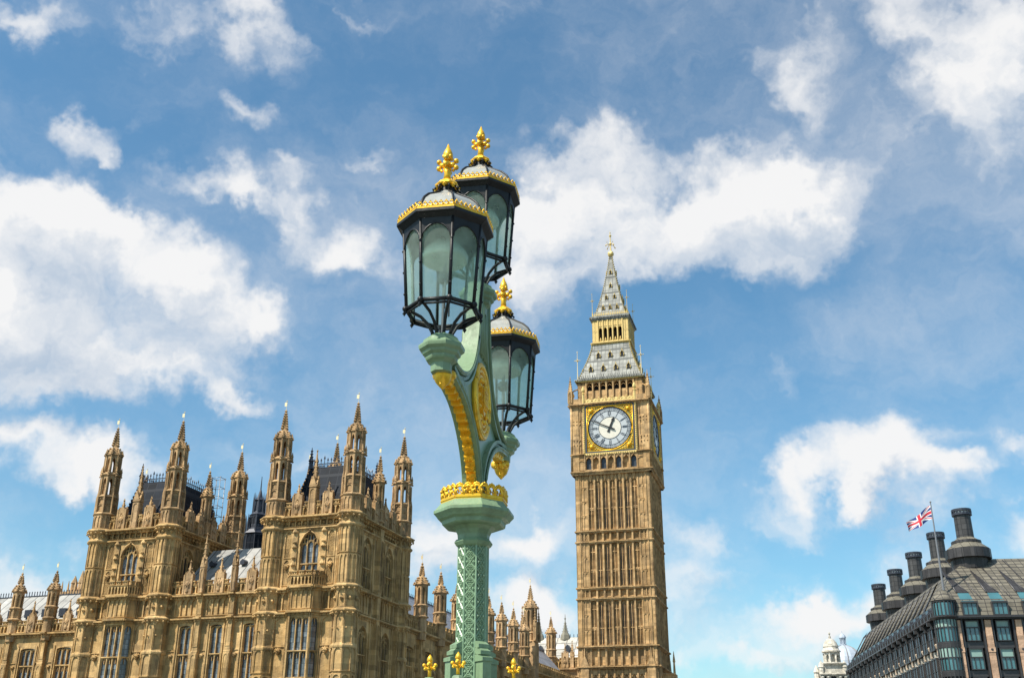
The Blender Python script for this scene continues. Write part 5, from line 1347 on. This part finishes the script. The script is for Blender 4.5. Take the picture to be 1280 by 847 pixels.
b = MB(); b.lathe(0, 0, [(4.9, z0-.6), (4.9, z0), (4.6, z0+.1)] + [(4.6*cos(t*pi/2/8), z0+.1+4.9*sin(t*pi/2/8)) for t in range(1, 8)] + [(.75, z0+4.95)], 16)
dm = b.build('dome', M['dome'], dome)
b = MB()
for k in range(8):
    a = k*pi/4; b.tube([(4.65*cos(t*pi/2/8)*cos(a), 4.65*cos(t*pi/2/8)*sin(a), z0+.1+4.9*sin(t*pi/2/8)) for t in range(0, 8)], .10, 5)
b.build('rib', M['greyroof'], dm)
b = MB(); b.lathe(0, 0, [(.8, z0+4.8), (.85, z0+5.2), (.5, z0+5.3), (.5, z0+6.6), (.9, z0+6.7), (.9, z0+6.9), (.75, z0+7.3), (.4, z0+7.7), (.08, z0+7.9), (.05, z0+8.5)], 8)
for k in range(8): a = k*pi/4; b.lathe(.68*cos(a), .68*sin(a), [(.1, z0+5.2), (.1, z0+6.7)], 5)
b.build('lantern', M['dome'], dm)
b = MB(); b.box(-6, 30, -8, 4.8, -3, z0-5.2); b.build('wall', M['pale'], dome)
b = MB(); b.ext([(-4.6, z0-5.2), (9, z0-5.2), (6.5, z0-.6), (-2.8, z0-.6)], -6, 4.4); b.build('roof', M['greyroof'], dome)
b = MB(); b.box(2.6, 4.4, 4.2, 5.4, z0-6, z0-.2); b.box(2.3, 4.7, 4.0, 5.7, z0-.2, z0+.15); b.box(2.6, 4.4, 4.2, 5.4, z0+.15, z0+.8)
for x in (2.8, 3.5, 4.2): b.lathe(x, 4.8, [(.2, z0+.8), (.28, z0+1.3), (.05, z0+1.6)], 6)
b.build('chimney', M['pale'], dome)

# =================================================================== STREET LAMP
LX, LY = -.33, 9.36
LANG = atan2(1.36, .228) - pi                         # arm axis: local +x runs towards the nearer lantern's opposite; see below
lamp = thing('street_lamp', 'ornate pale green and gold lamp post carrying three black framed glass lanterns', 'street lamp', (LX, LY, 0), atan2(1.36, .228))
# local x = along the arms (positive = away from the viewer), facets are flat across the arm axis
GR = M['green']
RC = .131
b = MB()
b.lathe(0, 0, [(.30, -.5), (.30, .2), (.27, .3), (.20, .62), (RC-.006, .66), (RC-.006, 1.98)], 8)
b.lathe(0, 0, [(.34, -.62), (.34, -.5)], 8)
for z in (.66,): b.lathe(0, 0, [(RC, z), (RC+.03, z+.03), (RC, z+.06)], 8)
post = b.build('post', GR, lamp)
t = MB()
hw = RC*sin(pi/8)
def facet(bb, h_):
    n = 11; p = (1.97-.72)/n
    for i in range(n):
        z = .72+i*p
        for q in (-1, 1): bb.tube([(-h_*.88*q, .004, z), (h_*.88*q, .004, z+p)], .0052, 4, False)
        for zz, rr in ((z+p*.5, 0), (z, .030)):
            if rr == 0: continue
            bb.tube([(rr*cos(a*pi/5), .005, zz+rr*1.1*sin(a*pi/5)) for a in range(11)], .0045, 4, False)
            for a in range(6): bb.octa(.017*cos(a*pi/3), .004, zz+.017*sin(a*pi/3), .0085)
            bb.octa(0, .006, zz, .008)
        for sx in (-1, 1): bb.octa(sx*h_*.55, .003, z+p*.5, .012, .02)
        bb.octa(0, .003, z+p*.5+.036, .010); bb.octa(0, .003, z+p*.5-.036, .010)
    for sx in (-1, 1): bb.box(sx*h_-.006, sx*h_+.006, -.02, .007, .66, 1.98)
octa_ring_pieces(t, RC, facet)
t.build('tracery', M['greenlight'], post)
b = MB()
for k in range(4):
    a = k*pi/2 + pi/4
    b.frame(0, 0, a)
    b.box(-.042, .042, .1, .235, -.5, .98); b.wedge(-.042, .042, .1, .20, .98, 1.16, 1.06)
    for i, (z, o) in enumerate(((1.00, .245), (1.055, .215), (1.11, .185))): b.wedge(-.052, .052, .1, o, z-.03, z+.045, z+.0)
b.frame(); b.build('buttress', GR, post)
# base pinnacles with gilded fleurons
def fleuron(b, z, s=1.0, base=True):
    if base: b.lathe(0, 0, [(.035*s, z), (.055*s, z+.01*s), (.055*s, z+.03*s), (.03*s, z+.04*s)], 8)
    b.lathe(0, 0, [(.028*s, z+.03*s), (.024*s, z+.10*s), (.040*s, z+.17*s)], 8, None, True)
    for k in range(4):
        a = k*pi/2; b.tube([(.02*s*cos(a), .02*s*sin(a), z+.13*s), (.065*s*cos(a), .065*s*sin(a), z+.155*s), (.085*s*cos(a), .085*s*sin(a), z+.19*s)], .022*s, 6)
        b.sphere(.083*s*cos(a), .083*s*sin(a), z+.185*s, .030*s, 7, 5); b.sphere(.07*s*cos(a), .07*s*sin(a), z+.135*s, .022*s, 6, 5)
    b.sphere(0, 0, z+.21*s, .040*s, 8, 6)
    b.lathe(0, 0, [(.03*s, z+.22*s), (.046*s, z+.255*s), (.036*s, z+.29*s), (.004*s, z+.335*s)], 8, None, True)
pins = [(537, 832, -1), (572.5, 832, 0), (642, 832, 1)]
b = MB(); b.lathe(0, 0, [(.14, -.6), (.14, .45), (.165, .47), (.165, .5), (.13, .52), (.09, .70), (.045, .815), (.035, .825)], 8)
pinb = b.build('pinnacle', GR, lamp); g = MB(); fleuron(g, .815, .57, False); g.build('finial', M['gold'], pinb)
def lamp_local(x, y):
    a = atan2(1.36, .228); dx, dy = x-LX, y-LY; return dx*cos(a)+dy*sin(a), -dx*sin(a)+dy*cos(a)
pp = [at(537, 840, 9.05), at(572.5, 838, 8.85), at(642, 840, 9.25)]
loc = [lamp_local(p.x, p.y) for p in pp]
pinb.location = (loc[0][0], loc[0][1], 0)
for q in loc[1:]: copy_part(pinb, lamp, (q[0], q[1], 0))
copy_part(pinb, lamp, (-loc[1][0], -loc[1][1], 0))
b = MB(); b.lathe(0, 0, [(.62, -.75), (.62, -.60), (.5, -.58)], 8); b.build('base', GR, lamp)
# capital, crown
b = MB(); b.lathe(0, 0, [(RC, 1.94), (RC+.025, 1.955), (RC+.042, 1.982), (RC+.025, 2.008), (RC+.010, 2.012), (RC+.014, 2.05), (RC+.032, 2.09), (RC+.065, 2.118), (.27, 2.122), (.285, 2.132), (.29, 2.165), (.304, 2.172), (.325, 2.18), (.335, 2.195), (.364, 2.225), (.364, 2.25), (.352, 2.258), (.318, 2.30), (.30, 2.322), (.2, 2.33)], 8)
b.build('capital', GR, lamp)
b = MB()
def crown_f(bb, hw_):
    bb.box(-hw_, hw_, -.02, .006, 2.315, 2.362); bb.box(-hw_, hw_, -.022, .012, 2.335, 2.345)
    n = 3; w = 2*hw_/n
    for i in range(n):
        c = -hw_+(i+.5)*w
        bb.tube([(c-w*.46, 0, 2.362), (c-w*.44, 0, 2.40), (c-w*.28, 0, 2.43), (c, .002, 2.438), (c+w*.28, 0, 2.43), (c+w*.44, 0, 2.40), (c+w*.46, 0, 2.362)], .0125, 6)
        bb.tube([(c-w*.5, .002, 2.42), (c-w*.25, .002, 2.452), (c, .002, 2.456), (c+w*.25, .002, 2.452), (c+w*.5, .002, 2.42)], .010, 6)
        bb.sphere(c, .002, 2.458, .012, 7, 5); bb.sphere(c-w*.5, .004, 2.425, .014, 7, 5)
        bb.tube([(c-w*.26, 0, 2.362), (c-w*.1, 0, 2.385), (c-w*.24, 0, 2.41)], .008, 5); bb.tube([(c+w*.26, 0, 2.362), (c+w*.1, 0, 2.385), (c+w*.24, 0, 2.41)], .008, 5)
octa_ring_pieces(b, .295, crown_f); b.build('crown', M['gold'], lamp)
# arms: moulded ribs, web and gilded roundel in the plane of the arms
LOW = [(.10, 2.33), (.13, 2.54), (.22, 2.70), (.36, 2.84), (.56, 2.965), (.82, 3.06), (1.08, 3.10), (1.26, 3.12)]
UPP = [(1.22, 3.24), (1.02, 3.25), (.82, 3.29), (.62, 3.38), (.45, 3.53), (.33, 3.73), (.25, 3.97), (.20, 4.22), (.17, 4.44)]
def smooth(P_, n=4):
    out = []
    for i in range(len(P_)-1):
        p0, p1, p2, p3 = P_[max(i-1, 0)], P_[i], P_[i+1], P_[min(i+2, len(P_)-1)]
        for k in range(n):
            t = k/n
            out.append(tuple(.5*(2*p1[j] + (p2[j]-p0[j])*t + (2*p0[j]-5*p1[j]+4*p2[j]-p3[j])*t*t + (3*p1[j]-p0[j]-3*p2[j]+p3[j])*t**3) for j in (0, 1)))
    return out+[P_[-1]]
def off_curve(P_, d):
    out = []
    for i, p in enumerate(P_):
        a, c = P_[max(i-1, 0)], P_[min(i+1, len(P_)-1)]; tx, tz = c[0]-a[0], c[1]-a[1]; L_ = sqrt(tx*tx+tz*tz) or 1
        out.append((p[0]-tz/L_*d, p[1]+tx/L_*d))
    return out
TILT = .028
def rib(b, curve, w, h, sgn): b.tube([(sgn*u, 0, z+sgn*TILT*u) for u, z in curve], 1, 4, False, (w, h))
lowc, uppc = smooth(LOW), smooth(UPP)
for sg in (-1, 1):
    b = MB()
    rib(b, lowc, .165, .035, sg); rib(b, off_curve(lowc, .035), .12, .03, sg); rib(b, off_curve(lowc, .075), .15, .035, sg)
    rib(b, uppc, .15, .04, sg); rib(b, off_curve(uppc, .045), .11, .03, sg); rib(b, off_curve(uppc, .085), .14, .03, sg)
    for o_ in (-.082, .082): b.tube([(sg*u, o_, z+sg*TILT*u) for u, z in off_curve(lowc, .02)], .014, 5)
    for o_ in (-.075, .075): b.tube([(sg*u, o_, z+sg*TILT*u) for u, z in off_curve(uppc, .0)], .014, 5)
    arm = b.build('arm', GR, lamp)
    # web between the two ribs
    w = MB(); n = min(len(lowc), len(uppc))
    L2 = lowc; U2 = uppc[::-1]
    poly_l = [L2[int(i*(len(L2)-1)/24)] for i in range(25)]
    def upper_at(u):
        best = min(uppc, key=lambda p: abs(p[0]-u)); return best[1]
    pts = [(sg*u, z) for u, z in poly_l if u < 1.24] 
    ups = [(sg*u, max(z, 0)) for u, z in uppc]
    ring = pts + ups + [(0, 4.44), (0, 2.33)]
    # triangulate as strip: for each height-ish sample join lower to upper by u
    for o_ in (-.028, .028):
        us = [0.0, .05, .10] + [.10+i*(1.14)/20 for i in range(1, 21)]
        lowz = lambda u: 2.33 if u <= .10 else min(LOWS, key=lambda p: abs(p[0]-u))[1]
        LOWS = smooth(LOW, 16); UPPS = smooth(UPP, 16)
        upz = lambda u: 4.44 if u <= .17 else min(UPPS, key=lambda p: abs(p[0]-u))[1]
        for u0, u1 in zip(us, us[1:]): w.quad((sg*u0, o_, lowz(u0)), (sg*u1, o_, lowz(u1)), (sg*u1, o_, upz(u1)), (sg*u0, o_, upz(u0)))
    w.build('web', M['greenlight'], arm)
    # gilded crockets climbing the underside
    c = MB(); lc_ = off_curve(smooth(LOW, 3), -.018)
    rib(c, off_curve(lowc, -.020), .085, .012, sg)
    tot = 0; 
    samples = smooth(LOW, 40); acc = [0]
    for p, q in zip(samples, samples[1:]): acc.append(acc[-1]+sqrt((q[0]-p[0])**2+(q[1]-p[1])**2))
    nC = 13
    for i in range(nC):
        target = acc[-1]*(i+.6)/(nC+.4); j = min(range(len(acc)), key=lambda k: abs(acc[k]-target))
        p = samples[j]; a_, c_ = samples[max(j-1, 0)], samples[min(j+1, len(samples)-1)]
        tx, tz = c_[0]-a_[0], c_[1]-a_[1]; L_ = sqrt(tx*tx+tz*tz); tx, tz = tx/L_, tz/L_; nx, nz = tz, -tx
        def pt(al, out, o_): return (sg*(p[0]+tx*al+nx*(out+.02)), o_, p[1]+tz*al+nz*(out+.02)+sg*TILT*p[0])
        idx = [c.P(*pt(-.045, .0, -.04)), c.P(*pt(-.045, .0, .04)), c.P(*pt(.035, .0, .048)), c.P(*pt(.035, .0, -.048))]
        tip = [c.P(*pt(-.01, .046, -.034)), c.P(*pt(-.01, .046, .034)), c.P(*pt(.03, .060, .038)), c.P(*pt(.03, .060, -.038))]
        c.face(tip); 
        for k in range(4): c.face([idx[k], idx[(k+1) % 4], tip[(k+1) % 4], tip[k]])
        q = pt(.0, .03, 0); c.sphere(q[0], q[1], q[2], .022, 7, 5)
        for oo in (-.035, .035): q = pt(-.02, .02, oo); c.sphere(q[0], q[1], q[2], .016, 6, 5)
    for oo in (-1, 1):
        c.sphere(sg*1.30, .055*oo, 3.07, .045, 8, 6); c.sphere(sg*1.235, .03*oo, 3.045, .04, 8, 6)
    c.sphere(sg*1.35, 0, 3.03, .05, 8, 6); c.lathe(sg*1.36, 0, [(.005, 2.93), (.06, 2.99), (.085, 3.06), (.075, 3.10)], 8, None, True)
    c.build('gilded_crocket', M['gold'], arm)
# central stem above the arms
b = MB(); b.box(-.17, .17, -.05, .05, 3.6, 4.46)
for q in (-.13, .13, -.05, .05): b.tube([(q, -.06, 3.72), (q, -.06, 4.45)], .02, 6); b.tube([(q, .06, 3.72), (q, .06, 4.45)], .02, 6)
b.build('stem', GR, lamp)
# gilded roundel, both sides
b = MB(); cz = 3.30
for o_, sg in ((.03, 1), (-.03, -1)):
    for rr, w in ((.335, .030), (.285, .020), (.235, .018)): b.tube([(rr*cos(2*pi*i/40), o_+sg*.02, cz+rr*sin(2*pi*i/40)) for i in range(41)], w, 6)
    n = 32; b.ext([(.33*cos(2*pi*i/n), cz+.33*sin(2*pi*i/n)) for i in range(n)], min(o_, o_+sg*.015), max(o_, o_+sg*.015))
    # shield with a lattice of bars and two supporters' scrolls
    b.ext([(-.10, cz+.13), (.10, cz+.13), (.10, cz-.02), (.06, cz-.10), (0, cz-.15), (-.06, cz-.10), (-.10, cz-.02)], min(o_+sg*.015, o_+sg*.05), max(o_+sg*.015, o_+sg*.05))
    for x in (-.06, -.02, .02, .06): b.tube([(x, o_+sg*.055, cz+.12), (x, o_+sg*.055, cz-.09)], .009, 5)
    for z in (.09, .05, .01, -.03): b.tube([(-.09, o_+sg*.058, cz+z), (.09, o_+sg*.058, cz+z)], .008, 5)
    for k in range(12):
        a = k*pi/6; b.sphere(.20*cos(a), o_+sg*.03, cz+.20*sin(a), .026, 7, 5); b.sphere(.31*cos(a+.26), o_+sg*.03, cz+.31*sin(a+.26), .018, 6, 5)
b.build('roundel', M['gold'], lamp)
# platforms and lanterns
def platform(x, z):
    b = MB(x, 0, 0)
    b.lathe(0, 0, [(.085, z-.31), (.088, z-.245), (.10, z-.23), (.125, z-.215), (.132, z-.20), (.132, z-.185), (.155, z-.165), (.16, z-.145), (.185, z-.125), (.19, z-.105), (.19, z-.092), (.168, z-.07), (.155, z-.065), (.15, z-.04), (.10, z), (.06, z+.01)], 8)
    b.build('bracket_capital', GR, lamp)
def lantern_proto():
    """lantern with its platform top at z = 0"""
    BK = M['black']
    ZR, ZC, RB, RT, RE = .215, .93, .30, .352, .415
    def ringtube(b, R, z, r, n=8):
        P_ = [(R*cos(pi/8+k*pi/4), R*sin(pi/8+k*pi/4), z) for k in range(9)]
        for p, q in zip(P_, P_[1:]): b.tube([p, q], r, 6)
    def mb(): return MB()
    f = mb()
    ringtube(f, RB, ZR, .017); ringtube(f, RB*.98, ZR-.03, .010)
    for k in range(8):
        a = pi/8+k*pi/4; c_, s_ = cos(a), sin(a)
        f.tube([(RB*c_, RB*s_, ZR-.01), (RT*c_, RT*s_, ZC)], [.015, .013], 6)
        # curved bracket leg
        f.tube([(RB*c_, RB*s_, ZR-.012), (RB*.86*c_, RB*.86*s_, ZR-.02), (RB*.60*c_, RB*.60*s_, ZR-.055), (RB*.40*c_, RB*.40*s_, ZR-.115), (.085*c_, .085*s_, ZR-.18), (.075*c_, .075*s_, -.01)], .0135, 6)
        f.sphere(RB*1.03*c_, RB*1.03*s_, ZR, .026, 8, 6); f.octa(RB*1.05*c_, RB*1.05*s_, ZR-.04, .018, .028)
        for q in range(3): t_ = .18+.27*q; r_ = RB+(RT-RB)*t_; f.sphere((r_+.012)*c_, (r_+.012)*s_, ZR+(ZC-ZR)*t_, .011, 6, 4)
    for k in range(8):                                   # arched heads of the panes
        a = k*pi/4
        bot, top = RB*cos(pi/8), RT*cos(pi/8)
        zz0 = ZR+(ZC-ZR)*.66
        f.frame(0, 0, a)
        hw_ = RT*sin(pi/8)
        def oat(z): return bot+(top-bot)*(z-ZR)/(ZC-ZR)
        pts = MB.arch(-hw_*.90, hw_*.90, zz0, zz0+.06, ZC-.055, 6); kk = len(pts)//2
        for seq, sx in ((pts[:kk+1], -hw_), (pts[kk:][::-1], hw_)):
            for p, q in zip(seq, seq[1:]):
                for dd in (.006, -.006): f.quad((sx, oat(p[1])+dd, p[1]), (p[0], oat(p[1])+dd, p[1]), (q[0], oat(q[1])+dd, q[1]), (sx, oat(q[1])+dd, q[1]))
        for dd in (.006, -.006): f.quad((-hw_, oat(ZC-.055)+dd, ZC-.055), (hw_, oat(ZC-.055)+dd, ZC-.055), (hw_, oat(ZC)+dd, ZC), (-hw_, oat(ZC)+dd, ZC))
        f.tube([(p[0], oat(p[1])+.004, p[1]) for p in pts[1:-1]], .009, 5)
    f.frame()
    f.lathe(0, 0, [(RT-.02, ZC-.02), (RT+.01, ZC-.005), (RE-.02, ZC+.02), (RE, ZC+.03), (RE, ZC+.055), (RE-.03, ZC+.07), (RT-.03, ZC+.085)], 8, None, False, False)
    L = f.build('lantern', BK, lamp)
    g = mb()
    for k in range(8):
        a = k*pi/4; g.frame(0, 0, a); hb, ht = RB*sin(pi/8), RT*sin(pi/8); ob, ot = RB*cos(pi/8)-.006, RT*cos(pi/8)-.006
        p = MB(0, 0, a); p.quad((-hb, ob, ZR), (hb, ob, ZR), (ht, ot, ZC-.02), (-ht, ot, ZC-.02)); p.build('pane', M['lglass'], L)
    g.frame()
    r = mb(); r.lathe(0, 0, [(RT+.01, ZC+.075), (RT-.003, ZC+.14), (RT-.04, ZC+.21), (RT-.10, ZC+.27), (RT-.18, ZC+.32), (.105, ZC+.365), (.075, ZC+.41), (.065, ZC+.44)], 8, None, False)
    r.build('roof', M['lroof'], L)
    rr = mb()
    for k in range(8):
        a = pi/8+k*pi/4
        rr.tube([(q*cos(a), q*sin(a), z) for q, z in ((RT+.016, ZC+.08), (RT+.004, ZC+.143), (RT-.034, ZC+.214), (RT-.094, ZC+.275), (RT-.175, ZC+.325), (.11, ZC+.37), (.08, ZC+.415))], .009, 5)
        rr.tube([(.09*cos(a), .09*sin(a), ZC+.45), (.12*cos(a), .12*sin(a), ZC+.425), (.115*cos(a), .115*sin(a), ZC+.395), (.09*cos(a), .09*sin(a), ZC+.40)], .010, 5)
    rr.lathe(0, 0, [(.09, ZC+.385), (.075, ZC+.45)], 8); rr.build('roof_rib', BK, L)
    c = mb()
    for k in range(8):
        a = k*pi/4; R_ = RE-.012; c.frame(R_*cos(pi/8)*sin(a), -R_*cos(pi/8)*cos(a), a); hw_ = R_*sin(pi/8)
        c.box(-hw_, hw_, -.006, .008, ZC+.055, ZC+.072)
        n = 7
        for i in range(n):
            s_ = -hw_+(i+.5)*2*hw_/n; c.tube([(s_+.017*cos(q*pi/3), .002, ZC+.094+.019*sin(q*pi/3)) for q in range(7)], .0065, 5); c.octa(s_, .004, ZC+.118, .008, .012); c.octa(s_+hw_/n, .004, ZC+.085, .008, .013)
    c.build('gilded_cresting', M['gold'], L)
    fi = mb(); zc_ = ZC+.445
    fi.lathe(0, 0, [(.06, zc_), (.098, zc_+.012), (.106, zc_+.024), (.104, zc_+.036), (.085, zc_+.055), (.075, zc_+.06), (.052, zc_+.082), (.036, zc_+.09)], 8)
    for k in range(8): a = k*pi/4; fi.octa(.098*cos(a), .098*sin(a), zc_, .020, .026)
    z = zc_+.08                                          # cross-shaped fleuron
    fi.lathe(0, 0, [(.036, z), (.028, z+.08), (.040, z+.12)], 8, None, True)
    for k in range(4):
        a = k*pi/2
        fi.tube([(.02*cos(a), .02*sin(a), z+.155), (.066*cos(a), .066*sin(a), z+.163)], .024, 6)
        fi.sphere(.076*cos(a), .076*sin(a), z+.195, .024, 8, 6); fi.sphere(.076*cos(a), .076*sin(a), z+.13, .024, 8, 6); fi.sphere(.052*cos(a), .052*sin(a), z+.105, .015, 6, 5)
        fi.sphere(.042*cos(a+pi/4), .042*sin(a+pi/4), z+.235, .016, 7, 5)
    fi.sphere(0, 0, z+.165, .038, 8, 6); fi.lathe(0, 0, [(.028, z+.21), (.046, z+.245), (.042, z+.28), (.03, z+.31), (.02, z+.325), (.004, z+.375)], 8, None, True)
    fi.build('finial', M['gold'], L)
    bu = mb(); bu.lathe(0, 0, [(.03, ZC-.02), (.06, ZC-.06), (.13, ZC-.10), (.18, ZC-.16), (.20, ZC-.22), (.19, ZC-.25)], 14, None, True, True); bu.build('lamp_shade', simple('opal_shade', (.62, .66, .60), .3, 0, .05, 8), L)
    bu = mb(); bu.lathe(0, 0, [(.012, .0), (.012, ZC-.30)], 6); bu.sphere(0, 0, ZC-.40, .06, 10, 8); 
    for x in (-.08, .08): bu.tube([(x, .03, ZR), (x, .03, ZC-.3)], .007, 5)
    bu.build('burner', M['steel'], L)
    return L
LZ = 3.40
L0 = lantern_proto()
ARM = 1.42
L0.location = (-ARM, 0, LZ-.04); copy_part(L0, lamp, (ARM, 0, LZ+.04)); copy_part(L0, lamp, (0, 0, LZ+1.09))
for x, z in ((-ARM, LZ-.04), (ARM, LZ+.04), (0, LZ+1.09)): platform(x, z)
